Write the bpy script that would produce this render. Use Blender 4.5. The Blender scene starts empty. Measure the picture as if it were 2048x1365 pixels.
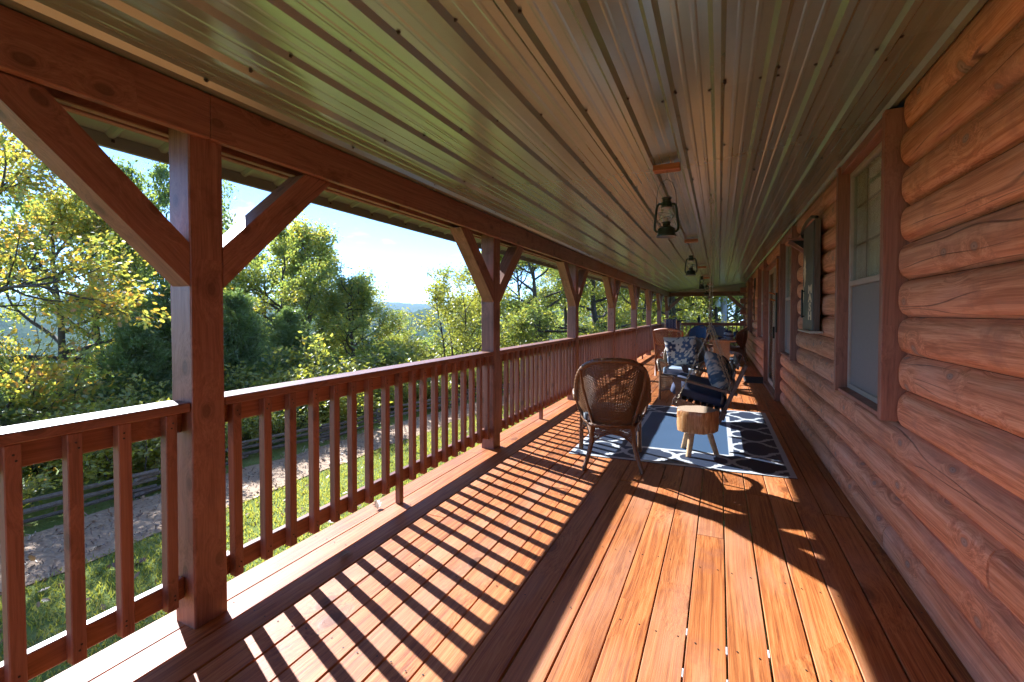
import bpy, bmesh, math, random
import numpy as np
from mathutils import Matrix, Vector, Euler
R = math.radians
sc = bpy.context.scene
COL = sc.collection

# ------------------------------------------------------------------ camera, sky, sun, exposure
F_PX, EYE = 912.0, 1.34
cam_d = bpy.data.cameras.new('camera'); cam = bpy.data.objects.new('camera', cam_d); COL.objects.link(cam)
cam_d.sensor_width = 36.0; cam_d.lens = F_PX / 2048.0 * 36.0
PITCH = R(1.2)
cam_d.shift_y = -(682.5 - (628.0 + F_PX * math.tan(PITCH))) / 2048.0
cam_d.clip_start = 0.05; cam_d.clip_end = 20000.0
cam.location = (0, 0, EYE)
cam.rotation_euler = Euler((R(90) - PITCH, 0, math.atan(414 / F_PX)), 'XYZ')
sc.camera = cam

SUN_DIR = Vector((-0.9354, 0.3536, 0.645)).normalized()      # towards the sun
SUN_EL = math.asin(SUN_DIR.z)
w = bpy.data.worlds.new('World'); sc.world = w; w.use_nodes = True
wn = w.node_tree; wn.nodes.clear()
def N(nt, t, **kw):
    nd = nt.nodes.new(t)
    for k, v in kw.items():
        if k.startswith('i_'):
            key = k[2:]
            key = int(key) if key.isdigit() else key.replace('_', ' ')
            if hasattr(v, 'is_output'): nt.links.new(v, nd.inputs[key])
            else: nd.inputs[key].default_value = v
        else: setattr(nd, k, v)
    return nd
def ramp(nt, fac, stops, interp='LINEAR'):
    nd = nt.nodes.new('ShaderNodeValToRGB'); cr = nd.color_ramp; cr.interpolation = interp
    while len(cr.elements) < len(stops): cr.elements.new(0.5)
    for e, (p, c) in zip(cr.elements, stops):
        e.position = p; e.color = (c[0], c[1], c[2], 1) if hasattr(c, '__len__') else (c, c, c, 1)
    nt.links.new(fac, nd.inputs[0]); return nd.outputs[0]
def mixc(nt, fac, a, b, bt='MIX'):
    nd = nt.nodes.new('ShaderNodeMix'); nd.data_type = 'RGBA'; nd.blend_type = bt
    for s, v in ((0, fac), (6, a), (7, b)):
        if hasattr(v, 'is_output'): nt.links.new(v, nd.inputs[s])
        elif s == 0: nd.inputs[0].default_value = v
        else: nd.inputs[s].default_value = (v[0], v[1], v[2], 1)
    return nd.outputs[2]
def math_(nt, op, a, b=0.0, c=None, clamp=False):
    nd = nt.nodes.new('ShaderNodeMath'); nd.operation = op; nd.use_clamp = clamp
    for s, v in ((0, a), (1, b), (2, c)):
        if v is None: continue
        if hasattr(v, 'is_output'): nt.links.new(v, nd.inputs[s])
        else: nd.inputs[s].default_value = v
    return nd.outputs[0]

sky = N(wn, 'ShaderNodeTexSky', sky_type='NISHITA', sun_disc=False, sun_elevation=SUN_EL,
        sun_rotation=math.atan2(SUN_DIR.x, SUN_DIR.y), altitude=300.0, air_density=0.40, dust_density=0.0, ozone_density=3.2)
tcw = N(wn, 'ShaderNodeTexCoord')
sepw = N(wn, 'ShaderNodeSeparateXYZ', i_0=tcw.outputs['Generated'])
zc = math_(wn, 'MAXIMUM', sepw.outputs[2], 0.02)
zz = math_(wn, 'ADD', zc, 0.12)
cvec = N(wn, 'ShaderNodeCombineXYZ', i_0=math_(wn, 'DIVIDE', sepw.outputs[0], zz), i_1=math_(wn, 'DIVIDE', sepw.outputs[1], zz), i_2=0.0)
cn = N(wn, 'ShaderNodeTexNoise', i_Vector=cvec.outputs[0], i_Scale=2.3, i_Detail=7.0, i_Roughness=0.55)
cn2 = N(wn, 'ShaderNodeTexNoise', i_Vector=cvec.outputs[0], i_Scale=0.9, i_Detail=2.0)
cm = math_(wn, 'ADD', cn.outputs[0], math_(wn, 'MULTIPLY', math_(wn, 'SUBTRACT', cn2.outputs[0], 0.5), 0.5))
cmask = ramp(wn, cm, [(0.60, 0.0), (0.70, 1.0)])
hfade = ramp(wn, sepw.outputs[2], [(0.03, 0.0), (0.12, 0.7), (0.6, 0.85)])
cfac = math_(wn, 'MULTIPLY', cmask, hfade)
skyc = mixc(wn, cfac, sky.outputs[0], (3.6, 3.7, 3.9))
bg = N(wn, 'ShaderNodeBackground', i_Color=skyc, i_Strength=0.092)
wo = N(wn, 'ShaderNodeOutputWorld', i_Surface=bg.outputs[0])

sun_d = bpy.data.lights.new('sun', 'SUN'); sun = bpy.data.objects.new('sun', sun_d); COL.objects.link(sun)
sun_d.energy = 2.8; sun_d.angle = R(0.53); sun_d.color = (1.0, 0.975, 0.94)
sun.rotation_euler = SUN_DIR.to_track_quat('Z', 'Y').to_euler()
sun.location = (-10, 5, 20)

vs = sc.view_settings
vs.view_transform = 'Standard'; vs.look = 'None'; vs.gamma = 1.0; vs.use_curve_mapping = False
vs.exposure = 2.55
try: vs.use_white_balance = True; vs.white_balance_temperature = 5850.0; vs.white_balance_tint = 10.0      # camera white balance set for the shade-lit porch
except Exception: pass
cy = sc.cycles
cy.use_denoising = True
try: cy.denoiser = 'OPENIMAGEDENOISE'; cy.denoising_input_passes = 'RGB_ALBEDO_NORMAL'
except Exception: pass
cy.max_bounces = 9; cy.diffuse_bounces = 6; cy.glossy_bounces = 3; cy.transmission_bounces = 4
cy.transparent_max_bounces = 12; cy.volume_bounces = 1; cy.sample_clamp_indirect = 1.2
cy.use_adaptive_sampling = True; cy.adaptive_threshold = 0.02
cy.blur_glossy = 1.0; cy.caustics_reflective = False; cy.caustics_refractive = False

# ------------------------------------------------------------------ helpers: objects
def world(o):
    m = o.matrix_basis
    if o.parent: return world(o.parent) @ o.matrix_parent_inverse @ m
    return m.copy()
def put(o, parent=None):
    COL.objects.link(o)
    if parent is not None:
        o.parent = parent; o.matrix_parent_inverse = world(parent).inverted()
    return o
def tag(o, label, cat, group=None, kind=None):
    if label: o['label'] = label
    if cat: o['category'] = cat
    if group: o['group'] = group
    if kind: o['kind'] = kind
    return o
def thing(name, label, cat, loc=(0, 0, 0), rz=0.0, group=None):
    o = bpy.data.objects.new(name, None); o.empty_display_size = 0.1
    o.location = loc; o.rotation_euler = (0, 0, rz); COL.objects.link(o)
    return tag(o, label, cat, group)
def struct(name, label=None):
    o = bpy.data.objects.new(name, None); COL.objects.link(o); o['kind'] = 'structure'
    if label: o['label'] = label
    return o
def copy_tree(o, parent=None):
    c = o.copy(); COL.objects.link(c)
    if parent is not None: c.parent = parent
    for ch in list(o.children): copy_tree(ch, c)
    return c

class MB:
    """collects polygons and links them as ONE mesh object"""
    def __init__(s): s.v = []; s.f = []; s.n = 0; s.mi = []; s.cur = 0; s.cols = None
    def add(s, V, Fs):
        V = np.asarray(V, float).reshape(-1, 3); b = s.n
        s.v.append(V); s.n += len(V)
        for f in Fs: s.f.append(tuple(int(i) + b for i in f)); s.mi.append(s.cur)
        return b
    def box(s, c, d, M=None, bev=0.0):
        h = np.array(d, float) / 2; c = np.array(c, float)
        if bev <= 0:
            V = np.array([[x, y, z] for x in (-1, 1) for y in (-1, 1) for z in (-1, 1)], float) * h
            Fs = [(0, 1, 3, 2), (4, 6, 7, 5), (0, 4, 5, 1), (2, 3, 7, 6), (0, 2, 6, 4), (1, 5, 7, 3)]
        else:
            V = []; idx = {}
            for sx in (-1, 1):
                for sy in (-1, 1):
                    for sz in (-1, 1):
                        for a in range(3):
                            p = np.array([sx, sy, sz]) * (h - bev); p[a] = (sx, sy, sz)[a] * h[a]
                            idx[(sx, sy, sz, a)] = len(V); V.append(p)
            Fs = []
            for a in range(3):
                b_, c_ = (a + 1) % 3, (a + 2) % 3
                for sg in (-1, 1):
                    q = []
                    for (u, v_) in ((-1, -1), (1, -1), (1, 1), (-1, 1)):
                        k = [0, 0, 0]; k[a] = sg; k[b_] = u; k[c_] = v_; q.append(idx[(*k, a)])
                    Fs.append(q if sg > 0 else q[::-1])
                for u in (-1, 1):
                    for v_ in (-1, 1):
                        k0 = [0, 0, 0]; k0[a] = -1; k0[b_] = u; k0[c_] = v_
                        k1 = list(k0); k1[a] = 1
                        q = [idx[(*k0, b_)], idx[(*k1, b_)], idx[(*k1, c_)], idx[(*k0, c_)]]
                        Fs.append(q if u * v_ < 0 else q[::-1])
            for sx in (-1, 1):
                for sy in (-1, 1):
                    for sz in (-1, 1):
                        q = [idx[(sx, sy, sz, a)] for a in range(3)]
                        Fs.append(q if sx * sy * sz > 0 else q[::-1])
            V = np.array(V)
        if M is not None: V = V @ np.array(M.to_3x3()).T if isinstance(M, Matrix) else V @ np.array(M).T
        return s.add(V + c, Fs)
    def grid(s, P, cu=False, cv=False):
        P = np.asarray(P, float); n, m = P.shape[:2]; Fs = []
        for i in range(n if cu else n - 1):
            for j in range(m if cv else m - 1):
                i2, j2 = (i + 1) % n, (j + 1) % m
                Fs.append((i * m + j, i2 * m + j, i2 * m + j2, i * m + j2))
        return s.add(P.reshape(-1, 3), Fs)
    def tube(s, pts, rad, sides=8, cap=True, closed=False):
        P = np.asarray(pts, float); n = len(P)
        rad = np.full(n, rad, float) if np.isscalar(rad) else np.asarray(rad, float)
        if closed: T = np.roll(P, -1, 0) - np.roll(P, 1, 0)
        else:
            T = np.empty_like(P); T[1:-1] = P[2:] - P[:-2]; T[0] = P[1] - P[0]; T[-1] = P[-1] - P[-2]
        T /= np.linalg.norm(T, axis=1)[:, None] + 1e-12
        a = np.array([0, 0, 1.0]) if abs(T[0][2]) < 0.9 else np.array([1.0, 0, 0])
        U = np.empty_like(P); u = np.cross(T[0], a); u /= np.linalg.norm(u); U[0] = u
        for i in range(1, n):
            u = u - T[i] * (u @ T[i]); l = np.linalg.norm(u)
            u = u / l if l > 1e-6 else U[i - 1]; U[i] = u
        Wv = np.cross(T, U)
        th = np.arange(sides) * 2 * math.pi / sides
        ring = P[:, None, :] + rad[:, None, None] * (np.cos(th)[None, :, None] * U[:, None, :] + np.sin(th)[None, :, None] * Wv[:, None, :])
        b = s.grid(ring, cu=closed, cv=True)
        if cap and not closed:
            s.f.append(tuple(b + i for i in range(sides))[::-1]); s.mi.append(s.cur)
            s.f.append(tuple(b + (n - 1) * sides + i for i in range(sides))); s.mi.append(s.cur)
        return b
    def lathe(s, prof, c=(0, 0, 0), segs=20, M=None):
        th = np.arange(segs) * 2 * math.pi / segs
        P = np.array([[[r * math.cos(t), r * math.sin(t), z] for t in th] for r, z in prof])
        if M is not None: P = P @ np.array(M.to_3x3()).T
        return s.grid(P + np.array(c), cv=True)
    def mesh(s, name, mats, smooth=False, ang=None):
        me = bpy.data.meshes.new(name)
        V = np.concatenate(s.v) if s.v else np.zeros((0, 3))
        if len(set(map(len, s.f))) == 1:
            k = len(s.f[0]); Fa = np.array(s.f, np.int32)
            me.vertices.add(len(V)); me.vertices.foreach_set('co', V.astype(np.float32).ravel())
            me.loops.add(Fa.size); me.loops.foreach_set('vertex_index', Fa.ravel())
            me.polygons.add(len(Fa)); me.polygons.foreach_set('loop_start', np.arange(0, Fa.size, k, dtype=np.int32))
            me.update(calc_edges=True)
        else: me.from_pydata(V.tolist(), [], s.f)
        for m in (mats if isinstance(mats, (list, tuple)) else [mats]): me.materials.append(m)
        if any(s.mi): me.polygons.foreach_set('material_index', s.mi)
        me.polygons.foreach_set('use_smooth', [bool(smooth)] * len(me.polygons))
        if smooth:
            if ang is not None:
                try: me.set_sharp_from_angle(angle=ang)
                except Exception: pass
        if s.cols is not None:
            at = me.color_attributes.new('Col', 'FLOAT_COLOR', 'POINT')
            cc = np.ones((len(V), 4), np.float32); cc[:, :3] = np.concatenate(s.cols)
            at.data.foreach_set('color', cc.ravel())
        me.update(); return me
    def obj(s, name, mats, parent=None, smooth=False, ang=None, loc=(0, 0, 0), rot=None):
        o = bpy.data.objects.new(name, s.mesh(name, mats, smooth, ang)); o.location = loc
        if rot is not None: o.rotation_euler = rot
        return put(o, parent)

_mc = {}
def member(name, a, b, wdt, hgt, mat, parent=None, up=(0, 0, 1), bev=0.004, wob=0.0, seed=0):
    """straight timber from a to b; local X runs along its length (the grain)"""
    a = Vector(a); b = Vector(b); d = b - a; L = d.length
    key = (round(L, 3), wdt, hgt, mat.name, bev, wob, seed)
    if key not in _mc:
        mb = MB()
        if wob <= 0: mb.box((0, 0, 0), (L, wdt, hgt), bev=bev)
        else:
            rg = np.random.default_rng(seed + 7); n = max(3, int(L / 0.35) + 1); xs = np.linspace(-L / 2, L / 2, n)
            pr = []
            e = bev
            for sy, sz, o1, o2 in ((1, -1, 0, e), (1, 1, 0, -e), (1, 1, -e, 0), (-1, 1, e, 0), (-1, 1, 0, -e), (-1, -1, 0, e), (-1, -1, e, 0), (1, -1, -e, 0)):
                pr.append((sy * wdt / 2 + o1, sz * hgt / 2 + o2))
            P = np.array([[[x, p, q] for p, q in pr] for x in xs]); J = rg.normal(0, wob, (n, 8, 2)); P[:, :, 1:] += J
            b0 = mb.grid(P, cv=True)
            mb.f.append(tuple(b0 + i for i in range(8))[::-1]); mb.mi.append(0)
            mb.f.append(tuple(b0 + (n - 1) * 8 + i for i in range(8))); mb.mi.append(0)
        _mc[key] = mb.mesh(name, mat)
    o = bpy.data.objects.new(name, _mc[key])
    X = d.normalized(); Z = Vector(up); Y = Z.cross(X)
    if Y.length < 1e-4: Y = Vector((0, 1, 0)).cross(X)
    Y.normalize(); Z = X.cross(Y)
    o.matrix_basis = Matrix(((X.x, Y.x, Z.x, 0), (X.y, Y.y, Z.y, 0), (X.z, Y.z, Z.z, 0), (0, 0, 0, 1)))
    o.location = (a + b) / 2
    return put(o, parent)

# ------------------------------------------------------------------ materials
def mat_new(name):
    m = bpy.data.materials.new(name); m.use_nodes = True; nt = m.node_tree
    return m, nt, nt.nodes['Principled BSDF']
def plain(name, col, rough=0.6, metal=0.0, spec=0.5, var=0.15, scale=20.0, bump=0.0):
    m, nt, p = mat_new(name)
    tc = N(nt, 'ShaderNodeTexCoord')
    nz = N(nt, 'ShaderNodeTexNoise', i_Vector=tc.outputs['Object'], i_Scale=scale, i_Detail=4.0)
    c = mixc(nt, nz.outputs[0], [x * (1 - var) for x in col], [min(1, x * (1 + var)) for x in col])
    nt.links.new(c, p.inputs['Base Color'])
    p.inputs['Roughness'].default_value = rough; p.inputs['Metallic'].default_value = metal
    p.inputs['Specular IOR Level'].default_value = spec
    if bump > 0:
        b = N(nt, 'ShaderNodeBump', i_Strength=bump, i_Distance=0.004, i_Height=nz.outputs[0]); nt.links.new(b.outputs[0], p.inputs['Normal'])
    return m
def wood(name, dark, mid, light, rough=0.55, grain=26.0, along=1.3, bump=0.35, spec=0.4, wear=None, wearamt=0.5, knots=0.0, cracks=0.0, patch=None, rvar=0.18, dist=0.002, axis='X', objvar=0.25, coat=0.0, kden=5.0, knotc=None, con=1.0, ksel=0.5, ckw=0.008):
    m, nt, p = mat_new(name)
    tc = N(nt, 'ShaderNodeTexCoord'); oi = N(nt, 'ShaderNodeObjectInfo')
    off = N(nt, 'ShaderNodeCombineXYZ', i_0=math_(nt, 'MULTIPLY', oi.outputs['Random'], 37.0), i_1=math_(nt, 'MULTIPLY', oi.outputs['Random'], 91.0), i_2=math_(nt, 'MULTIPLY', oi.outputs['Random'], 53.0))
    co = N(nt, 'ShaderNodeVectorMath', operation='ADD', i_0=tc.outputs['Object'], i_1=off.outputs[0]).outputs[0]
    sv = {'X': (along, grain, grain), 'Y': (grain, along, grain), 'Z': (grain, grain, along)}[axis]
    warp = N(nt, 'ShaderNodeTexNoise', i_Vector=N(nt, 'ShaderNodeVectorMath', operation='MULTIPLY', i_0=co, i_1=[0.7 if k == along else 4.0 for k in sv]).outputs[0], i_Scale=1.0, i_Detail=2.0)
    co2 = N(nt, 'ShaderNodeVectorMath', operation='MULTIPLY', i_0=co, i_1=sv).outputs[0]
    co3 = N(nt, 'ShaderNodeVectorMath', operation='ADD', i_0=co2, i_1=N(nt, 'ShaderNodeVectorMath', operation='SCALE', i_0=warp.outputs['Color'], i_Scale=3.2).outputs[0]).outputs[0]
    if knots > 0:
        sp_ = N(nt, 'ShaderNodeSeparateXYZ', i_0=co); ax = {'X': 0, 'Y': 1, 'Z': 2}[axis]; ot = [k for k in range(3) if k != ax]
        kv = N(nt, 'ShaderNodeCombineXYZ', i_0=math_(nt, 'MULTIPLY', sp_.outputs[ax], kden * 0.62), i_1=math_(nt, 'MULTIPLY', math_(nt, 'ADD', sp_.outputs[ot[0]], sp_.outputs[ot[1]]), kden), i_2=0.0)
        vo = N(nt, 'ShaderNodeTexVoronoi', voronoi_dimensions='2D', i_Vector=kv.outputs[0], i_Scale=1.0, i_Randomness=1.0)
        sel = ramp(nt, N(nt, 'ShaderNodeSeparateXYZ', i_0=vo.outputs['Color']).outputs[0], [(ksel - .05, 0.0), (ksel, 1.0)])
        km = math_(nt, 'MULTIPLY', ramp(nt, vo.outputs['Distance'], [(0.07, 1.0), (0.085, 0.7), (0.105, 0.0)]), sel)
        kh = math_(nt, 'MULTIPLY', ramp(nt, vo.outputs['Distance'], [(0.08, 1.0), (0.22, 0.0)]), sel)
        kb = math_(nt, 'MULTIPLY', ramp(nt, vo.outputs['Distance'], [(0.03, 1.0), (0.20, 0.35), (0.50, 0.0)]), sel)
        co3 = N(nt, 'ShaderNodeVectorMath', operation='ADD', i_0=co3, i_1=N(nt, 'ShaderNodeCombineXYZ', i_0=math_(nt, 'MULTIPLY', kb, 3.5), i_1=math_(nt, 'MULTIPLY', kb, 3.5), i_2=math_(nt, 'MULTIPLY', kb, 3.5)).outputs[0]).outputs[0]
    g1 = N(nt, 'ShaderNodeTexNoise', i_Vector=co3, i_Scale=1.0, i_Detail=5.0, i_Roughness=0.6)
    g2 = N(nt, 'ShaderNodeTexNoise', i_Vector=co3, i_Scale=4.0, i_Detail=3.0, i_Roughness=0.7)
    gg = math_(nt, 'MULTIPLY_ADD', g2.outputs[0], 0.35, math_(nt, 'MULTIPLY', g1.outputs[0], 0.65))
    c = ramp(nt, gg, [(0.5 - 0.20 * con, dark), (0.50, mid), (0.5 + 0.22 * con, light)])
    big = N(nt, 'ShaderNodeTexNoise', i_Vector=N(nt, 'ShaderNodeVectorMath', operation='MULTIPLY', i_0=co, i_1=[0.8 if k == along else 3.0 for k in sv]).outputs[0], i_Scale=1.3, i_Detail=4.0)
    if wear is not None:
        c = mixc(nt, math_(nt, 'MULTIPLY', ramp(nt, big.outputs[0], [(0.50, 0.0), (0.66, 1.0)]), wearamt), c, wear)
    if patch is not None:
        b2 = N(nt, 'ShaderNodeTexNoise', i_Vector=co, i_Scale=3.1, i_Detail=5.0, i_Roughness=0.7)
        c = mixc(nt, math_(nt, 'MULTIPLY', ramp(nt, b2.outputs[0], [(0.56, 0.0), (0.70, 1.0)]), 0.65), c, patch)
    hgt = gg
    if knots > 0:
        c = mixc(nt, math_(nt, 'MULTIPLY', kh, 0.45 * knots), c, [x * 0.75 for x in dark])
        kc = knotc or [x * 0.5 for x in dark]
        kcol = ramp(nt, vo.outputs['Distance'], [(0.0, [x * .35 for x in kc]), (0.016, [x * .5 for x in kc]), (0.03, kc), (0.06, [x * .8 for x in kc]), (0.085, [x * .55 for x in kc]), (0.10, [x * .75 for x in dark])])
        c = mixc(nt, math_(nt, 'MULTIPLY', km, 0.9 * knots), c, kcol)
        hgt = math_(nt, 'MULTIPLY_ADD', km, 0.35, gg)
    if cracks > 0:
        cvv = N(nt, 'ShaderNodeVectorMath', operation='MULTIPLY', i_0=co, i_1=[0.22 if k == along else 8.0 for k in sv]).outputs[0]
        cw = N(nt, 'ShaderNodeVectorMath', operation='ADD', i_0=cvv, i_1=N(nt, 'ShaderNodeVectorMath', operation='SCALE', i_0=warp.outputs['Color'], i_Scale=0.8).outputs[0]).outputs[0]
        ve = N(nt, 'ShaderNodeTexVoronoi', feature='DISTANCE_TO_EDGE', i_Vector=cw, i_Scale=0.8)
        ck = ramp(nt, ve.outputs['Distance'], [(ckw * .35, 1.0), (ckw, 0.0)])
        ckm = math_(nt, 'MULTIPLY', ck, ramp(nt, big.outputs[0], [(0.50, 0.0), (0.60, 1.0)]))
        c = mixc(nt, math_(nt, 'MULTIPLY', ckm, cracks), c, [x * 0.2 for x in dark])
        hgt = math_(nt, 'SUBTRACT', gg, math_(nt, 'MULTIPLY', ckm, 0.8))
    hv = N(nt, 'ShaderNodeHueSaturation', i_Color=c, i_Value=math_(nt, 'MULTIPLY_ADD', oi.outputs['Random'], objvar * 2, 1 - objvar))
    nt.links.new(hv.outputs[0], p.inputs['Base Color'])
    nt.links.new(math_(nt, 'MULTIPLY_ADD', big.outputs[0], rvar * 2, rough - rvar, clamp=True), p.inputs['Roughness'])
    p.inputs['Specular IOR Level'].default_value = spec
    if coat: p.inputs['Coat Weight'].default_value = coat; p.inputs['Coat Roughness'].default_value = 0.3
    b = N(nt, 'ShaderNodeBump', i_Strength=bump, i_Distance=dist, i_Height=hgt); nt.links.new(b.outputs[0], p.inputs['Normal'])
    return m

M = {}
M['timber'] = wood('stained_timber', (.15, .066, .042), (.25, .115, .075), (.34, .170, .115), rough=0.45, grain=42, bump=0.4, knots=0.5, cracks=0.7, patch=(.10, .035, .018), objvar=0.12)
M['rail'] = wood('stained_rail', (.155, .064, .040), (.26, .112, .070), (.345, .165, .105), rough=0.46, grain=45, bump=0.35, knots=0.5, objvar=0.15)
M['deck'] = wood('deck_stain', (.23, .062, .014), (.42, .132, .030), (.52, .205, .062), rough=0.54, grain=56, con=0.62, kden=2.6, ksel=0.72, along=1.1, bump=0.6, spec=0.42, wear=(.55, .27, .15), wearamt=0.4, knots=0.6, cracks=0.0, patch=(.30, .105, .045), rvar=0.10, dist=0.003, objvar=0.14)
M['log'] = wood('log_stain', (.40, .150, .068), (.60, .262, .135), (.72, .385, .225), rough=0.5, grain=38, con=0.5, kden=5.5, knotc=(.38, .28, .23), along=0.9, bump=0.8, wear=(.66, .40, .29), wearamt=0.5, knots=0.9, cracks=0.75, ckw=0.009, patch=(.36, .16, .095), axis='Y', objvar=0.16, dist=0.004)
M['trim'] = wood('window_trim', (.15, .068, .045), (.26, .118, .077), (.35, .168, .112), rough=0.5, grain=26, bump=0.3, knots=0.3, objvar=0.12)
M['swing'] = wood('swing_brown', (.07, .040, .028), (.11, .066, .048), (.16, .10, .075), rough=0.45, grain=30, bump=0.25, objvar=0.08)
M['stump'] = wood('stump_side', (.22, .085, .025), (.44, .21, .07), (.60, .36, .16), rough=0.38, grain=26, con=0.6, ksel=.4, along=2.0, bump=0.5, knots=0.7, patch=(.24, .10, .035), axis='Z', coat=0.25)
M['leg'] = wood('peeled_stick', (.30, .17, .08), (.44, .28, .14), (.55, .38, .22), rough=0.5, grain=30, along=3, bump=0.3)
M['block'] = wood('cedar_block', (.22, .075, .03), (.36, .14, .06), (.46, .20, .10), rough=0.6, grain=30)
M['grey_wood'] = wood('weathered_wood', (.08, .065, .05), (.14, .115, .095), (.21, .18, .15), rough=0.8, grain=20, bump=0.6, cracks=0.8)
M['slab'] = wood('table_slab', (.28, .16, .08), (.40, .25, .13), (.50, .34, .20), rough=0.5, grain=20, bump=0.4)
def ring_wood(name):
    m, nt, p = mat_new(name); tc = N(nt, 'ShaderNodeTexCoord')
    nz = N(nt, 'ShaderNodeTexNoise', i_Vector=tc.outputs['Object'], i_Scale=7.0, i_Detail=3.0)
    v = N(nt, 'ShaderNodeVectorMath', operation='MULTIPLY', i_0=tc.outputs['Object'], i_1=(1, 1.1, 0))
    ln = N(nt, 'ShaderNodeVectorMath', operation='LENGTH', i_0=v.outputs[0])
    r_ = math_(nt, 'SINE', math_(nt, 'MULTIPLY', math_(nt, 'ADD', ln.outputs['Value'], math_(nt, 'MULTIPLY', nz.outputs[0], 0.03)), 420.0))
    c = mixc(nt, math_(nt, 'MULTIPLY_ADD', r_, 0.5, 0.5), (.36, .24, .15), (.52, .40, .28))
    nt.links.new(c, p.inputs['Base Color']); p.inputs['Roughness'].default_value = 0.4
    return m
M['stump_top'] = ring_wood('stump_end_grain')
def wicker_mat(name, a, b):
    m, nt, p = mat_new(name); tc = N(nt, 'ShaderNodeTexCoord')
    nz = N(nt, 'ShaderNodeTexNoise', i_Vector=tc.outputs['Object'], i_Scale=60.0, i_Detail=2.0)
    nz2 = N(nt, 'ShaderNodeTexNoise', i_Vector=tc.outputs['Object'], i_Scale=7.0, i_Detail=2.0)
    c = mixc(nt, math_(nt, 'MULTIPLY_ADD', nz.outputs[0], 0.7, math_(nt, 'MULTIPLY', nz2.outputs[0], 0.35)), a, b)
    nt.links.new(c, p.inputs['Base Color']); p.inputs['Roughness'].default_value = 0.42
    bb = N(nt, 'ShaderNodeBump', i_Strength=0.5, i_Distance=0.002, i_Height=nz.outputs[0]); nt.links.new(bb.outputs[0], p.inputs['Normal'])
    return m
M['wicker'] = wicker_mat('honey_wicker', (.075, .032, .010), (.22, .105, .038))
M['wicker2'] = wicker_mat('grey_brown_wicker', (.10, .065, .038), (.27, .19, .115))
M['wicker3'] = wicker_mat('red_rattan', (.20, .07, .03), (.38, .16, .07))
M['wicker4'] = wicker_mat('dark_wicker', (.10, .05, .026), (.26, .135, .07))
def ceil_mat():
    m, nt, p = mat_new('painted_steel_sheet'); tc = N(nt, 'ShaderNodeTexCoord'); oi = N(nt, 'ShaderNodeObjectInfo')
    co = N(nt, 'ShaderNodeVectorMath', operation='MULTIPLY', i_0=tc.outputs['Object'], i_1=(5.0, 1.1, 1.0)).outputs[0]
    nz = N(nt, 'ShaderNodeTexNoise', i_Vector=co, i_Scale=0.8, i_Detail=2.0, i_Roughness=0.4)
    fine = N(nt, 'ShaderNodeTexNoise', i_Vector=tc.outputs['Object'], i_Scale=30.0, i_Detail=3.0)
    c = mixc(nt, fine.outputs[0], (.33, .43, .38), (.37, .47, .415))
    hv = N(nt, 'ShaderNodeHueSaturation', i_Color=c, i_Value=math_(nt, 'MULTIPLY_ADD', oi.outputs['Random'], 0.14, 0.93))
    nt.links.new(hv.outputs[0], p.inputs['Base Color'])
    p.inputs['Metallic'].default_value = 0.6
    nt.links.new(math_(nt, 'MULTIPLY_ADD', fine.outputs[0], 0.04, 0.20), p.inputs['Roughness'])
    b = N(nt, 'ShaderNodeBump', i_Strength=0.5, i_Distance=0.005, i_Height=nz.outputs[0]); nt.links.new(b.outputs[0], p.inputs['Normal'])
    return m
M['sheet'] = ceil_mat()
M['eave'] = plain('eave_sheet', (.17, .205, .17), rough=0.4, metal=0.2, var=0.08)
M['screw'] = plain('screw_heads', (.05, .045, .04), rough=0.5, metal=0.6)
M['iron'] = plain('black_iron', (.016, .020, .017), rough=0.38, metal=0.4, spec=0.5)
M['iron2'] = plain('dark_green_enamel', (.016, .030, .020), rough=0.32, metal=0.2)
M['tin'] = plain('lantern_tin', (.45, .42, .38), rough=0.35, metal=0.9)
M['chain'] = plain('chain_steel', (.42, .36, .26), rough=0.38, metal=0.95, var=0.35, scale=40)
M['vinyl'] = plain('window_vinyl', (.36, .33, .28), rough=0.45)
M['screen'] = plain('insect_screen', (.19, .195, .19), rough=0.6, var=0.1, scale=60)
M['curtain'] = plain('curtain_cloth', (.72, .67, .56), rough=0.9, var=0.25, scale=8)
M['dark'] = plain('dark_backing', (.03, .025, .022), rough=0.9)  # near-black colour for the added backing slab, standing in for the unlit inside
M['rubber'] = plain('mat_rubber', (.03, .035, .04), rough=0.85, bump=0.6, scale=80)
M['navy'] = plain('navy_canvas', (.030, .040, .085), rough=0.85, var=0.25, scale=60, bump=0.3)
M['denim'] = plain('blue_throw', (.035, .085, .165), rough=0.9, var=0.3, scale=50, bump=0.4)
M['denim2'] = plain('grey_blue_throw', (.14, .18, .23), rough=0.9, var=0.3, scale=40, bump=0.4)
M['ceramic'] = plain('striped_ceramic', (.25, .30, .36), rough=0.3)
M['plate'] = plain('plate_white', (.6, .6, .58), rough=0.3, var=0.05)
M['plum'] = plain('painted_table_top', (.05, .035, .10), rough=0.25, var=0.1)
M['pole'] = plain('utility_pole_wood', (.36, .36, .37), rough=0.9, var=0.25, scale=3, bump=0.3)
M['tank'] = plain('transformer_paint', (.50, .56, .62), rough=0.5, var=0.05)
M['gold'] = plain('cream_paint', (.75, .64, .44), rough=0.8, var=0.2, scale=70)
M['sign'] = plain('old_sheet_metal', (.10, .10, .095), rough=0.45, metal=0.5, var=0.75, scale=6, bump=0.2)
M['red'] = plain('red_strap', (.20, .02, .02), rough=0.6)
M['orange'] = wood('orange_handle', (.34, .10, .02), (.48, .16, .035), (.56, .22, .06), rough=0.4)
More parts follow.
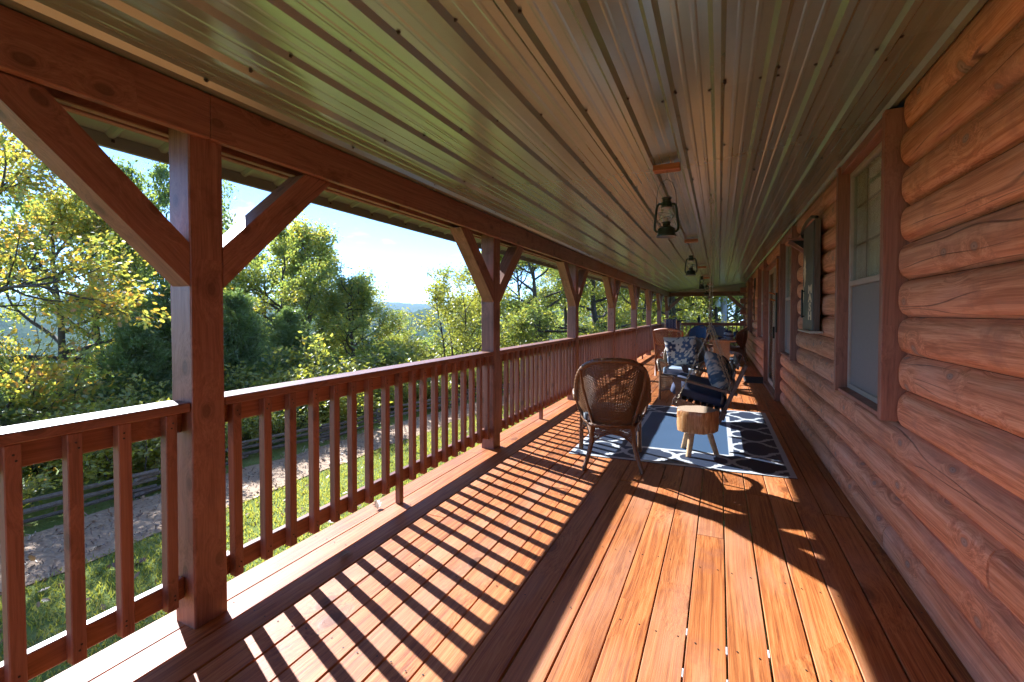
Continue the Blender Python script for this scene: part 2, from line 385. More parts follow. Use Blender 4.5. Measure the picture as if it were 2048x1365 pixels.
def glass_mat(name, tint=(.9, .95, .93), fac=0.75):
    m, nt, p = mat_new(name)
    t = N(nt, 'ShaderNodeBsdfTransparent', i_Color=(*tint, 1)); g = N(nt, 'ShaderNodeBsdfGlossy', i_Color=(.9, .9, .9, 1), i_Roughness=0.05)
    fr = N(nt, 'ShaderNodeFresnel', i_IOR=1.5)
    mx = N(nt, 'ShaderNodeMixShader', i_0=math_(nt, 'MULTIPLY_ADD', fr.outputs[0], 0.4, 1 - fac, clamp=True), i_1=t.outputs[0], i_2=g.outputs[0])
    nt.links.new(mx.outputs[0], nt.nodes['Material Output'].inputs[0]); return m
M['glass'] = glass_mat('window_glass', fac=0.98)
M['globe'] = glass_mat('lantern_globe', fac=0.97)
def attr_fabric(name, rough=0.85, weave=90.0):
    m, nt, p = mat_new(name); at = N(nt, 'ShaderNodeAttribute', attribute_name='Col'); tc = N(nt, 'ShaderNodeTexCoord')
    nz = N(nt, 'ShaderNodeTexNoise', i_Vector=tc.outputs['Object'], i_Scale=weave, i_Detail=2.0)
    c = mixc(nt, math_(nt, 'MULTIPLY', nz.outputs[0], 0.35), at.outputs['Color'], (.02, .02, .03), 'MULTIPLY')
    nt.links.new(c, p.inputs['Base Color']); p.inputs['Roughness'].default_value = rough
    b = N(nt, 'ShaderNodeBump', i_Strength=0.3, i_Distance=0.002, i_Height=nz.outputs[0]); nt.links.new(b.outputs[0], p.inputs['Normal'])
    return m
M['print'] = attr_fabric('printed_fabric'); M['rug'] = attr_fabric('woven_rug', rough=0.55, weave=160)

def leaf_mat(name, stops, trans=0.45, tboost=1.35):
    m, nt, p = mat_new(name); ge = N(nt, 'ShaderNodeNewGeometry'); oi = N(nt, 'ShaderNodeObjectInfo'); tc = N(nt, 'ShaderNodeTexCoord')
    nz = N(nt, 'ShaderNodeTexNoise', i_Vector=tc.outputs['Object'], i_Scale=0.55, i_Detail=2.0)
    f = math_(nt, 'ADD', math_(nt, 'MULTIPLY', ge.outputs['Random Per Island'], 0.62), math_(nt, 'MULTIPLY_ADD', nz.outputs[0], 0.9, -0.26))
    f = math_(nt, 'ADD', f, math_(nt, 'MULTIPLY_ADD', oi.outputs['Random'], 0.2, -0.1), clamp=True)
    c = ramp(nt, f, stops)
    d = N(nt, 'ShaderNodeBsdfDiffuse', i_Color=c)
    tcol = N(nt, 'ShaderNodeVectorMath', operation='MULTIPLY', i_0=c, i_1=(tboost * 1.15, tboost * 1.05, tboost * 0.6))
    t = N(nt, 'ShaderNodeBsdfTranslucent', i_Color=tcol.outputs[0])
    mx = N(nt, 'ShaderNodeMixShader', i_0=trans, i_1=d.outputs[0], i_2=t.outputs[0])
    g = N(nt, 'ShaderNodeBsdfGlossy', i_Color=(1, 1, 1, 1), i_Roughness=0.35)
    mx2 = N(nt, 'ShaderNodeMixShader', i_0=0.05, i_1=mx.outputs[0], i_2=g.outputs[0])
    nt.links.new(mx2.outputs[0], nt.nodes['Material Output'].inputs[0]); nt.nodes.remove(p); return m
GR = (.12, .175, .05); GR2 = (.19, .245, .065); YG = (.27, .29, .06); YE = (.42, .325, .05); OR = (.46, .21, .055)
M['leaf_gold'] = leaf_mat('oak_leaf_gold', [(0.0, GR), (0.28, GR2), (0.5, YG), (0.76, YE), (1.0, OR)], trans=0.64, tboost=1.6)
M['leaf_green'] = leaf_mat('oak_leaf_green', [(0.0, (.085, .14, .045)), (0.4, GR), (0.75, GR2), (1.0, YG)], trans=0.62, tboost=1.75)
M['leaf_mid'] = leaf_mat('leaf_mixed', [(0.0, (.09, .145, .045)), (0.35, GR2), (0.65, YG), (0.93, YE)], trans=0.64, tboost=1.75)
M['leaf_light'] = leaf_mat('leaf_light', [(0.0, GR2), (0.4, YG), (0.8, (.34, .34, .045)), (1.0, YE)], trans=0.5, tboost=1.5)
M['leaf_cedar'] = leaf_mat('cedar_spray', [(0.0, (.11, .18, .065)), (0.5, (.165, .25, .085)), (1.0, (.24, .32, .10))], trans=0.5, tboost=1.2)
M['bark'] = plain('bark', (.075, .058, .045), rough=0.9, var=0.5, scale=9, bump=0.9)
M['grass'] = leaf_mat('grass_blade', [(0.0, (.19, .22, .03)), (0.5, (.32, .34, .06)), (1.0, (.46, .42, .12))], trans=0.5, tboost=1.5)
M['fallen'] = leaf_mat('fallen_leaf', [(0.0, (.12, .06, .03)), (0.5, (.22, .13, .06)), (1.0, (.34, .24, .13))], trans=0.15)
M['chip'] = leaf_mat('wood_chip', [(0.0, (.14, .085, .045)), (0.5, (.38, .265, .17)), (1.0, (.60, .47, .33))], trans=0.0)
def ground_mat():
    m, nt, p = mat_new('lawn_soil'); tc = N(nt, 'ShaderNodeTexCoord')
    a = N(nt, 'ShaderNodeTexNoise', i_Vector=tc.outputs['Object'], i_Scale=1.2, i_Detail=6.0, i_Roughness=0.7)
    b = N(nt, 'ShaderNodeTexNoise', i_Vector=tc.outputs['Object'], i_Scale=35.0, i_Detail=4.0)
    c = ramp(nt, math_(nt, 'MULTIPLY_ADD', a.outputs[0], 0.6, math_(nt, 'MULTIPLY', b.outputs[0], 0.4)), [(0.3, (.11, .145, .035)), (0.5, (.17, .215, .05)), (0.7, (.27, .27, .11))])
    nt.links.new(c, p.inputs['Base Color']); p.inputs['Roughness'].default_value = 0.95; p.inputs['Specular IOR Level'].default_value = 0.1
    bp = N(nt, 'ShaderNodeBump', i_Strength=0.8, i_Distance=0.03, i_Height=b.outputs[0]); nt.links.new(bp.outputs[0], p.inputs['Normal'])
    return m
M['ground'] = ground_mat()
M['path'] = plain('mulch_bed', (.40, .27, .165), rough=0.95, var=0.6, scale=28, bump=0.9)
def hill_mat():
    m, nt, p = mat_new('wooded_slope'); tc = N(nt, 'ShaderNodeTexCoord')
    a = N(nt, 'ShaderNodeTexNoise', i_Vector=tc.outputs['Object'], i_Scale=0.02, i_Detail=8.0, i_Roughness=0.75)
    b = N(nt, 'ShaderNodeTexNoise', i_Vector=tc.outputs['Object'], i_Scale=0.12, i_Detail=3.0)
    c = ramp(nt, math_(nt, 'MULTIPLY_ADD', a.outputs[0], 0.6, math_(nt, 'MULTIPLY', b.outputs[0], 0.4)), [(0.35, (.02, .04, .012)), (0.52, (.05, .075, .018)), (0.68, (.11, .11, .025))])
    nt.links.new(c, p.inputs['Base Color']); p.inputs['Roughness'].default_value = 1.0; p.inputs['Specular IOR Level'].default_value = 0.0
    return m
M['hill'] = hill_mat()

# ------------------------------------------------------------------ layout numbers (metres; deck top at z = 0)
PX = -2.01                      # inner face of the posts
POST = 0.142
PITCH_Y = 2.82; PY0 = 1.18      # near face of the first post in view, spacing
YEND = PY0 + 7 * PITCH_Y        # corner post
CORNER = YEND - 2.86            # house corner
WX = 0.90                       # joint plane of the log wall
def ceil_z(x): return 2.272 + (x + 2.0) * 0.0625
YB = -3.2                       # porch goes on behind the camera
rnd = random.Random(5)

# ---- deck
deck = struct('porch_deck', 'red-brown stained plank deck of the covered porch')
GP = 0.1515; x_first = -0.263 - 13 * GP     # outer edge
row = 0
for k in range(40):
    x0 = x_first + k * GP
    if x0 > 3.6: break
    inside = x0 + GP > WX + 0.12
    ya = CORNER + 0.02 if inside else YB
    y = ya + (0 if inside else -rnd.uniform(0, 2.2)); ends = []
    while y < YEND + 0.28:
        L = rnd.choice([3.6, 4.2, 4.8, 4.8]); y2 = min(y + L, YEND + 0.28)
        if YEND + 0.28 - y2 < 0.5: y2 = YEND + 0.28
        ends.append((max(y, ya), y2)); y = y2
    for (a, b) in ends:
        if b - a < 0.1: continue
        g = 0.0026 + rnd.uniform(0, 0.0022)
        dz = rnd.uniform(-0.0016, 0.0016)
        member('floor_board', (x0 + GP / 2, a + 0.0015, -0.019 + dz), (x0 + GP / 2, b - 0.0015, -0.019 + dz + rnd.uniform(-.001, .001)), round(GP - 2 * g, 4), 0.038, M['deck'], deck, bev=0.0022)
    row += 1
member('rim_board', (x_first + 0.03, YB, -0.145), (x_first + 0.03, YEND + 0.25, -0.145), 0.04, 0.20, M['timber'], deck)
for i in range(int((YEND - YB) / 0.61)):
    member('joist', (x_first + 0.06, YB + 0.3 + i * 0.61, -0.14), (WX + 0.2, YB + 0.3 + i * 0.61, -0.14), 0.04, 0.19, M['timber'], deck)
mb = MB()
for k in range(21):
    for i in range(int((YEND - YB) / 0.61)):
        for s_ in (0.035, GP - 0.035):
            if rnd.random() < 0.12: continue
            cx = x_first + k * GP + s_ + rnd.uniform(-.006, .006); cyy = YB + 0.3 + i * 0.61 + rnd.uniform(-.012, .012)
            if not (-0.5 < cyy < 14): continue
            th = np.arange(6) * math.pi / 3
            mb.add(np.stack([cx + 0.0042 * np.cos(th), cyy + 0.0042 * np.sin(th), np.full(6, 0.0022)], 1), [range(6)])
o = mb.obj('deck_screw', M['screw'], deck); o['kind'] = 'stuff'
for (gx_, gy_) in ((-.113, 2.03), (-.113, 1.79), (.039, 1.98), (.039, 1.80), (.19, 2.03)):
    mb = MB(); mb.box((gx_, gy_, -.006), (.0075, .045, .012), bev=.001); mb.obj('gap_shim', M['plate'], deck)

# ---- ceiling of ribbed sheets
ceiling = struct('porch_ceiling', 'ribbed painted steel ceiling of the porch')
RIB = 0.211; RX0 = -0.015
def rib_profile(x0, x1):
    """points (x, dz) between x0 and x1; ribs stand down"""
    pts = {}
    k0 = int(math.floor((x0 - RX0) / RIB)) - 1; k1 = int(math.ceil((x1 - RX0) / RIB)) + 1
    L = []
    for k in range(k0, k1 + 1):
        c = RX0 + k * RIB
        L += [(c - .030, 0), (c - .013, -.020), (c + .013, -.020), (c + .030, 0)]
        for q in (0.36, 0.64):
            m_ = c + RIB * q; L += [(m_ - .012, 0), (m_ - .005, -.0015), (m_ + .005, -.0015), (m_ + .012, 0)]
    L = [(x0, 0)] + [p for p in L if x0 + 1e-4 < p[0] < x1 - 1e-4] + [(x1, 0)]
    return L
xs_edges = [-2.0] + [RX0 - 0.05 + RIB * 3 * k for k in range(-3, 2)] + [WX + 0.03]
xs_edges = sorted(set(round(x, 4) for x in xs_edges if -2.001 <= x <= WX + 0.031))
for i in range(len(xs_edges) - 1):
    x0, x1 = xs_edges[i], xs_edges[i + 1] + (0.02 if i < len(xs_edges) - 2 else 0)
    prof = rib_profile(x0, x1)
    joints = [YB - 0.3, 2.32 if x0 > -0.4 else 4.2 + 0.3 * i, 8.2 + 0.35 * i, 13.4 - 0.2 * i, None]
    for j in range(len(joints) - 1):
        lift = 0.0012 * ((i + j) % 2) + (0.0022 if i % 2 else 0)
        ya, yb = joints[j], joints[j + 1]
        mb = MB(); rows_ = []
        nseg = 5
        for s_ in range(nseg + 1):
            r_ = []
            for (x, dz) in prof:
                e = (yb + 0.05) if yb is not None else CORNER + (WX - x)
                yy = ya + (e - ya) * s_ / nseg
                r_.append((x, yy, ceil_z(x) + dz + lift))
            rows_.append(r_)
        mb.grid(np.array(rows_)[:, ::-1])
        mb.obj('ceiling_panel', M['sheet'], ceiling)
# end bay of the ceiling, ribs run the other way and it falls towards the end beam
ye = [CORNER, CORNER + 0.72, CORNER + 1.44, CORNER + 2.16, YEND + 0.02]
for i in range(4):
    mb = MB(); rows_ = []
    prof = rib_profile(ye[i], ye[i + 1] + 0.02)
    for s_ in range(3):
        r_ = []
        for (y, dz) in prof:
            xa = WX - (y - CORNER); x = xa + (3.8 - xa) * s_ / 2
            r_.append((x, y, 2.272 + (YEND - y) * 0.0625 + dz + 0.0015 * (i % 2)))
        rows_.append(r_)
    mb.grid(np.array(rows_)); mb.obj('ceiling_panel', M['sheet'], ceiling)
mb = MB()
for k in range(-9, 5):
    x = RX0 + k * RIB + 0.03
    if not -1.95 < x < 0.84: continue
    for j in range(24):
        y = 1.38 + 0.81 * j + 0.19 * (x + 0.8) * (1 if j < 3 else 0.2) + rnd.uniform(-.03, .03)
        if y > CORNER + WX - x - 0.1: continue
        mb.lathe([(0.0, -0.006), (0.0055, -0.006), (0.0055, -0.001), (0.010, 0.0)], (x + rnd.uniform(-.006, .006), y, ceil_z(x) - 0.001), 6)
for k in range(-1, 4):
    for j in (2.30, 2.36):
        x = RX0 + k * RIB + (0.03 if j < 2.33 else -.035)
        if x < 0.86: mb.lathe([(0.0, -0.006), (0.0055, -0.006), (0.0055, -0.001), (0.010, 0.0)], (x, j, ceil_z(x) - 0.001), 6)
o = mb.obj('ceiling_screw', M['screw'], ceiling); o['kind'] = 'stuff'
# roof sheet above and eave overhang
roof = struct('porch_roof', 'ribbed metal porch roof with overhanging eave')
EX, EZ = -2.50, 2.085
mb = MB(); prof = []
def roof_z(x): return EZ + 0.055 + (x - EX) * 0.32
P = []
ys = []
y = YB - 0.4
while y < YEND + 0.6:
    ys += [(y, 0), (y + .09, 0), (y + .105, -.016), (y + .125, -.016), (y + .14, 0)]; y += 0.21
for x in (EX - 0.02, -2.3, -1.9, 1.2):
    P.append([(x, yy, roof_z(x) + dz) for yy, dz in ys])
mb.grid(np.array(P)); mb.obj('roof_sheet', M['eave'], roof)
member('fascia_trim', (EX, YB - 0.4, EZ + 0.028), (EX, YEND + 0.6, EZ + 0.028), 0.022, 0.058, M['eave'], roof, bev=0.002)
for xx in (-2.36,):
    member('purlin', (xx, YB - 0.3, EZ + 0.072), (xx, YEND + 0.5, EZ + 0.072), 0.035, 0.02, M['timber'], roof)
mb = MB()
for k in range(60):
    yk = 0.3 + k * 0.42
    mb.box((EX - 0.013, yk, EZ + 0.03), (0.006, 0.012, 0.012)); mb.box((EX + 0.013, yk, EZ + 0.03), (0.006, 0.012, 0.012))
o = mb.obj('trim_screw', M['screw'], roof); o['kind'] = 'stuff'

# ---- beam
beam = thing('porch_beam', 'long dark red-brown double beam carried by the row of porch posts', 'beam', (PX, PY0, 2.08))
for i in range(-1, 8):
    ya = PY0 + PITCH_Y * i + 0.07; yb = ya + PITCH_Y
    if i == -1: ya = YB
    if i == 7: continue
    member('inner_plank', (PX + 0.019, ya + .001, 2.176), (PX + 0.019, min(yb, YEND + 0.1) - .001, 2.176), 0.038, 0.186, M['timber'], beam, bev=0.003)
    member('outer_plank', (PX - POST - 0.019, ya + .001, 2.165), (PX - POST - 0.019, min(yb, YEND + .1) - .001, 2.165), 0.038, 0.12, M['timber'], beam, bev=0.003)
endbeam = thing('end_beam', 'red-brown beam across the far end of the porch', 'beam', (-0.6, YEND, 2.08))
member('inner_plank', (PX + 0.04, YEND + 0.0, 2.176), (3.6, YEND + 0.0, 2.176), 0.038, 0.186, M['timber'], endbeam, bev=0.003)
member('outer_plank', (PX + 0.04, YEND + 0.16, 2.19), (3.6, YEND + 0.16, 2.19), 0.038, 0.17, M['timber'], endbeam, bev=0.003)

# ---- posts with braces
order = ['nearest', 'second', 'third', 'fourth', 'fifth', 'sixth', 'seventh']
def brace(post, px, py, dx, dy):
    """45 degree knee brace leaving the post in direction (dx, dy)"""
    a = Vector((px, py, 1.455 + 0.0)); n = Vector((dx, dy, 0))
    t = 0.128; L = 0.66; z0 = 1.455; z1 = 2.079
    mb = MB(); q = t * math.sqrt(2)
    # quad in (s, z): s along n from the post face
    pr = [(0, z0), (0, z0 + q), (z1 - z0 - q, z1), (z1 - z0, z1)]
    side = Vector((-dy, dx, 0)); hw = 0.058
    c, s_ = math.cos(R(45)), math.sin(R(45))
    V = []
    for sg in (-1, 1):
        for (u, z) in pr:
            zz_ = z - z0
            V.append(((u + zz_) * c, sg * hw, (zz_ - u) * c))      # local X runs along the brace
    Fs = [(0, 1, 2, 3), (7, 6, 5, 4), (0, 3, 7, 4), (3, 2, 6, 7), (2, 1, 5, 6), (1, 0, 4, 5)]
    mb.add(V, Fs)
    o = bpy.data.objects.new('brace', mb.mesh('brace', M['timber']))
    X = (n + Vector((0, 0, 1))).normalized(); Z = (Vector((0, 0, 1)) - n).normalized(); Y = Z.cross(X)
    o.matrix_basis = Matrix(((X.x, Y.x, Z.x, 0), (X.y, Y.y, Z.y, 0), (X.z, Y.z, Z.z, 0), (0, 0, 0, 1)))
    o.location = (px, py, z0); put(o, post)
pc = PX - POST / 2
for i in range(-1, 8):
    y = PY0 + PITCH_Y * i + POST / 2
    if i == -1: lab = 'red-brown timber porch post behind the viewer at the first railing'
    elif i == 7: lab = 'corner porch post at the far end where side and end railings meet'
    else: lab = '%s red-brown timber porch post along the railing, with two knee braces' % order[i]
    p = thing('porch_post', lab, 'post', (pc, y, 0), group='timber porch posts')
    member('post_shaft', (pc, y, 0.0), (pc, y, 2.262), POST, POST, M['timber'], p, up=(0, 1, 0), bev=0.006, wob=0.0012, seed=i + 2)
    brace(p, pc + 0.0115, y - POST / 2, 0, -1)
    if i < 7: brace(p, pc + 0.0115, y + POST / 2, 0, 1)
    else: brace(p, pc + POST / 2, y, 1, 0)
p = thing('porch_post', 'timber post beside the house corner at the end railing', 'post', (0.98, YEND + 0.07, 0), group='timber porch posts')
member('post_shaft', (0.98, YEND + .08, 0), (0.98, YEND + .08, 2.262), POST, POST, M['timber'], p, up=(0, 1, 0), bev=0.006)
brace(p, 0.98 - POST / 2, YEND + .08, -1, 0)

# ---- railings
def railing(name, a, b, lab):
    a = Vector(a); b = Vector(b); d = (b - a); L = d.length; n = d.normalized(); inw = Vector((n.y, -n.x, 0))
    t = thing(name, lab, 'railing', tuple((a + b) / 2), group='railing sections between the posts')
    up = Vector((0, 0, 1))
    def at(s_, off, z): return a + n * s_ + inw * off + up * z
    e = 0.002
    member('handrail', at(e, -0.055, 0.948), at(L - e, -0.055, 0.948), 0.140, 0.038, M['rail'], t)
    member('top_rail', at(e, -0.062, 0.882), at(L - e, -0.062, 0.882), 0.038, 0.090, M['rail'], t)
    member('bottom_rail', at(e, -0.062, 0.168), at(L - e, -0.062, 0.168), 0.038, 0.090, M['rail'], t)
    nails = []
    nb = 18 if L > 2.5 else max(3, int(L / 0.145))
    for k in range(nb):
        s_ = (k + 0.5 + 0.0) * L / nb; z0 = 0.118
        if k == nb // 2 - 1: z0 = 0.002
        j = rnd.uniform(-.006, .006)
        for zn in (0.16, 0.178, 0.872, 0.892): nails.append(at(s_ + j + rnd.uniform(-.008, .008), 0.0, zn))
        member('baluster', at(s_ + j, -0.0215, z0), at(s_ + j + rnd.uniform(-.004, .004), -0.0215, 0.926), 0.042, 0.042, M['rail'], t, up=(0, 1, 0), bev=0.003)
    mb = MB()
    for p_ in nails: mb.box(p_, (.006, .006, .006), bev=.0015)
    o = mb.obj('nail_heads', M['screw'], t); o['kind'] = 'stuff'
    return t
for i in range(-1, 7):
    ya = PY0 + PITCH_Y * i + POST; yb = PY0 + PITCH_Y * (i + 1)
    if i == -1: lab = 'nearest railing section, left of the nearest post, cut by the frame'
    else: lab = 'railing section between the %s and the %s porch post' % (order[i], order[i + 1] if i < 6 else 'corner')
    railing('porch_railing', (PX - 0.02, ya, 0), (PX - 0.02, yb, 0), lab)
railing('porch_railing', (PX + 0.0, YEND + 0.05, 0), (0.98 - POST / 2, YEND + 0.05, 0), 'end railing crossing the far end of the porch')

# ---- log cabin wall
LH = 0.193; LZ = 1.322
cabin = thing('log_cabin', 'stained log cabin wall with windows and a sliding door along the porch', 'cabin', (WX, 0, 0))
OPEN = [('window', 3.085, 4.07, 0.80, 2.36), ('window', 6.49, 7.58, 0.80, 2.34), ('door', 8.04, 10.0, 0.05, 2.16), ('window', 10.30, 11.67, 0.84, 2.34), ('window', 14.5, 15.6, 0.84, 2.30)]
TR = 0.058
def log_piece(y0, y1, zc, r0, r1, seed):
    rg = np.random.default_rng(seed); L = y1 - y0; mb = MB()
    s_ = {0.0, L}
    for r_, base, sg in ((r0, 0, 1), (r1, L, -1)):
        if r_: s_ |= {base + sg * q for q in (.004, .014, .032, .06) if q < L * 0.48}
    s_ |= set(np.linspace(0.12, L - 0.12, max(2, int(L / 0.7))) if L > 0.4 else [])
    s_ = sorted(s_); n = 11; P = []
    ph = rg.uniform(0, 6); dpt = 0.053 + rg.uniform(-.004, .004); tw = rg.uniform(-.004, .004)
    for y in s_:
        f = 1.0
        if r0 and y < .06: f = math.sqrt(max(0.0, 1 - (1 - y / .06) ** 2)) * 0.8 + 0.2 * (y > 0)
        if r1 and L - y < .06: f = min(f, math.sqrt(max(0.0, 1 - (1 - (L - y) / .06) ** 2)) * 0.8 + 0.2 * (L - y > 0))
        d = dpt + 0.004 * math.sin(ph + y * 1.3)
        ring = []
        for k in range(n):
            t = -1 + 2 * k / (n - 1)
            b = (1 - abs(t) ** 2.8) ** 0.55
            ring.append((-d * b * f, y - L / 2, t * (LH / 2 - 0.0008) + tw * (1 - t * t)))
        P.append(ring)
    mb.grid(np.array(P))
    if not r0: mb.add(P[0], [range(n)])
    if not r1: mb.add(P[-1], [range(n)[::-1]])
    o = mb.obj('log', M['log'], cabin, smooth=True, ang=R(50), loc=(WX, (y0 + y1) / 2, zc))
sd = 0
for k in range(-7, 6):
    z0 = LZ + LH * k; zc = z0 + LH / 2
    cuts = [(a - TR - .004, b + TR + .004) for (_, a, b, za, zb) in OPEN if min(zb, z0 + LH) - max(za - 0.03, z0) > 0.06]
    segs = []; y = YB
    for (a, b) in cuts:
        segs.append((y, a, y != YB, True)); y = b
    segs.append((y, CORNER, y != YB, False))
    for (a, b, ra, rb) in segs:
        if b - a < 0.05: continue
        L = b - a
        if L > 4.6:
            c = a + L * rnd.uniform(0.35, 0.65); sd += 2
            log_piece(a, c - .0015, zc, ra, False, sd); log_piece(c + .0015, b, zc, False, rb, sd + 1)
        else:
            sd += 1; log_piece(a, b, zc, ra, rb, sd + 50)
mb = MB(); mb.box((WX + 0.22, (YB + CORNER) / 2, 1.2), (0.16, CORNER - YB - 0.02, 2.9)); mb.obj('leak_block_slab', M['dark'], cabin)  # unseen dark slab added behind the logs to stop light leaking through
mb = MB(); mb.box((WX + 2.2, CORNER - 0.12, 1.2), (3.9, 0.2, 2.9)); mb.obj('end_wall', M['log'], cabin)
for q, z in enumerate((2.17, 1.785, 1.40, 1.015, 0.63, 0.245)):
    member('corner_log_end', (WX - 0.23, CORNER - 0.09, z), (WX + 0.12, CORNER - 0.09, z), 0.155, 0.178, M['trim'], cabin, bev=0.012)
def bx(name, c, d, mat, parent, bev=0.003):
    """box part; its longest side becomes local X so the grain runs along it"""
    c = Vector(c); k = max(range(3), key=lambda i: d[i]); e = Vector((0, 0, 0)); e[k] = d[k] / 2
    if k == 0: return member(name, c - e, c + e, d[1], d[2], mat, parent, bev=bev)
    if k == 1: return member(name, c - e, c + e, d[0], d[2], mat, parent, bev=bev)
    return member(name, c - e, c + e, d[0], d[1], mat, parent, up=(0, 1, 0), bev=bev)
for wi, (kind, y0, y1, z0, z1) in enumerate(OPEN):
    h = z1 - z0; ym = (y0 + y1) / 2; wd = y1 - y0
    mb = MB(); fx = 0.888
    fw_ = 0.035
    for (c, d) in (((fx, y0 + fw_ / 2, (z0 + z1) / 2), (.05, fw_, h)), ((fx, y1 - fw_ / 2, (z0 + z1) / 2), (.05, fw_, h)), ((fx, ym, z0 + fw_ / 2), (.05, wd - 2 * fw_, fw_)), ((fx, ym, z1 - fw_ / 2), (.05, wd - 2 * fw_, fw_))):
        mb.box(c, d, bev=0.003)
    wobj = mb.obj('window' if kind == 'window' else 'sliding_door', M['vinyl'], cabin)
    ztop = min(z1 + TR, ceil_z(.8) - 0.022)
    for (ya, yb) in ((y0 - TR, y0), (y1, y1 + TR)):
        bx('side_trim', (0.866, (ya + yb) / 2, (z0 - 0.03 + ztop) / 2), (0.150, TR - .002, ztop - z0 + 0.03), M['trim'], wobj)
    bx('head_trim', (0.874, ym, (z1 + ztop) / 2), (0.136, wd - .002, ztop - z1), M['trim'], wobj)
    if kind == 'window':
        mb = MB()
        for (a, b) in ((y0, y1),): mb.box((0.852, ym, z0 - 0.014), (0.09, wd - 0.004, 0.028), M=Matrix.Rotation(R(-6), 3, 'Y'), bev=0.003)
        mb.obj('sill', M['trim'], wobj)
        zm = z0 + 0.485 * h
        bx('meeting_rail', (0.882, ym, zm), (0.045, wd - 2 * fw_ - .002, 0.038), M['vinyl'], wobj)
        mb = MB(); mb.box((0.884, ym, (zm + z1) / 2), (0.004, wd - 2 * fw_ - .001, z1 - zm - .05)); mb.obj('upper_pane', M['glass'], wobj)
        mb = MB(); mb.box((0.893, ym, (z0 + zm) / 2), (0.004, wd - 2 * fw_ - .001, zm - z0 - .06)); mb.obj('lower_pane', M['glass'], wobj)
        mb = MB(); mb.box((0.874, ym, (z0 + zm) / 2 + .005), (0.0015, wd - 2 * fw_ - .03, zm - z0 - .055)); mb.obj('insect_screen', M['screen'], wobj)
        for gy in (1 / 3, 2 / 3): bx('muntin', (0.889, y0 + wd * gy, (zm + z1) / 2), (0.006, 0.014, z1 - zm - .06), M['vinyl'], wobj, bev=0.001)
        for gz in (1 / 3, 2 / 3): bx('muntin', (0.8895, ym, zm + (z1 - zm) * gz), (0.005, wd - 2 * fw_ - .01, 0.014), M['vinyl'], wobj, bev=0.001)
        mb = MB(); ny = 60; P = []
        for q in range(ny + 1):
            yy = y0 + wd * q / ny; xx = 0.903 + 0.006 * math.sin(q * 1.15) + 0.003 * math.sin(q * 2.7)
            P.append([(xx, yy, zm - 0.05), (xx + .004, yy, (zm + z1) / 2), (xx, yy, z1 + .03)])
        mb.grid(np.array(P)); mb.obj('curtain', M['curtain'], wobj, smooth=True)
    else:
        ymid = ym
        for q, (a, b, xx) in enumerate(((y0 + fw_, ymid + .03, 0.90), (ymid - .03, y1 - fw_, 0.872))):
            mb = MB(); s_ = 0.055; zc = (z0 + z1) / 2; hh = h - 2 * fw_
            for (c, d) in (((xx, a + s_ / 2, zc), (.026, s_, hh)), ((xx, b - s_ / 2, zc), (.026, s_, hh)), ((xx, (a + b) / 2, z0 + fw_ + s_ / 2), (.026, b - a - 2 * s_, s_)), ((xx, (a + b) / 2, z1 - fw_ - s_ / 2), (.026, b - a - 2 * s_, s_))): mb.box(c, d, bev=.002)
            mb.obj('door_leaf', M['vinyl'], wobj)
            mb = MB(); mb.box((xx, (a + b) / 2, zc), (.005, b - a - 2 * s_, hh - 2 * s_)); mb.obj('pane', M['glass'], wobj)
        bx('threshold', (0.85, ym, 0.022), (0.13, wd, 0.044), M['trim'], wobj)
        bx('door_handle', (0.85, ymid - 0.09, 1.02), (0.03, 0.025, 0.2), M['iron'], wobj)
        mb = MB(); P = []
        for q in range(81):
            yy = y0 + wd * q / 80; xx = 0.925 + 0.008 * math.sin(q * 1.6)
            P.append([(xx, yy, z0 + .03), (xx, yy, z1)])
        mb.grid(np.array(P)); mb.obj('door_curtain', M['curtain'], wobj, smooth=True)

# ---- sign, wall ornaments, mat
sg = thing('wall_sign', 'dark metal sign board reading MASH on a wood-edged panel beside the near window', 'sign', (0.80, 5.2, 1.18))
bx('backing_board', (0.806, 5.18, 1.69), (0.045, 0.58, 1.02), M['grey_wood'], sg)
mb = MB(); mb.box((0.7795, 5.19, 1.69), (0.006, 0.54, 1.0), bev=.002); face = mb.obj('face_plate', M['sign'], sg)
for ch, zt in (('M', 1.555), ('A', 1.472), ('S', 1.389), ('H', 1.306)):
    cu = bpy.data.curves.new('letter', 'FONT'); cu.body = ch; cu.size = 0.105; cu.extrude = 0.0015; cu.offset = 0.004; cu.align_x = 'CENTER'
    cu.materials.append(M['gold'])
    lo = bpy.data.objects.new('letter', cu); lo.rotation_euler = (R(90), 0, R(-90)); lo.location = (0.7755, 5.06, zt - 0.02); lo.scale = (2.3, 1.0, 1.0)
    lm_ = bpy.data.meshes.new_from_object(lo); lm_.materials.clear(); lm_.materials.append(M['gold'])
    l2 = bpy.data.objects.new('letter', lm_); l2.matrix_basis = lo.matrix_basis.copy(); put(l2, sg); bpy.data.objects.remove(lo)
def ragged(mb, x, yc, z0, z1, wd, seed):
    rg = np.random.default_rng(seed); n = 16; L = []
    for q in range(n + 1):
        z = z0 + (z1 - z0) * q / n; L.append([(x, yc - wd * rg.uniform(.3, .7) * math.sin(math.pi * (q + .5) / (n + 1)), z), (x, yc + wd * rg.uniform(.3, .7) * math.sin(math.pi * (q + .5) / (n + 1)), z)])
    mb.grid(np.array(L)[:, ::-1])
mb = MB(); ragged(mb, 0.7758, 5.36, 1.60, 1.92, 0.13, 3); ragged(mb, 0.7757, 5.43, 1.45, 1.62, 0.06, 4); mb.obj('flaked_paint', M['gold'], sg)
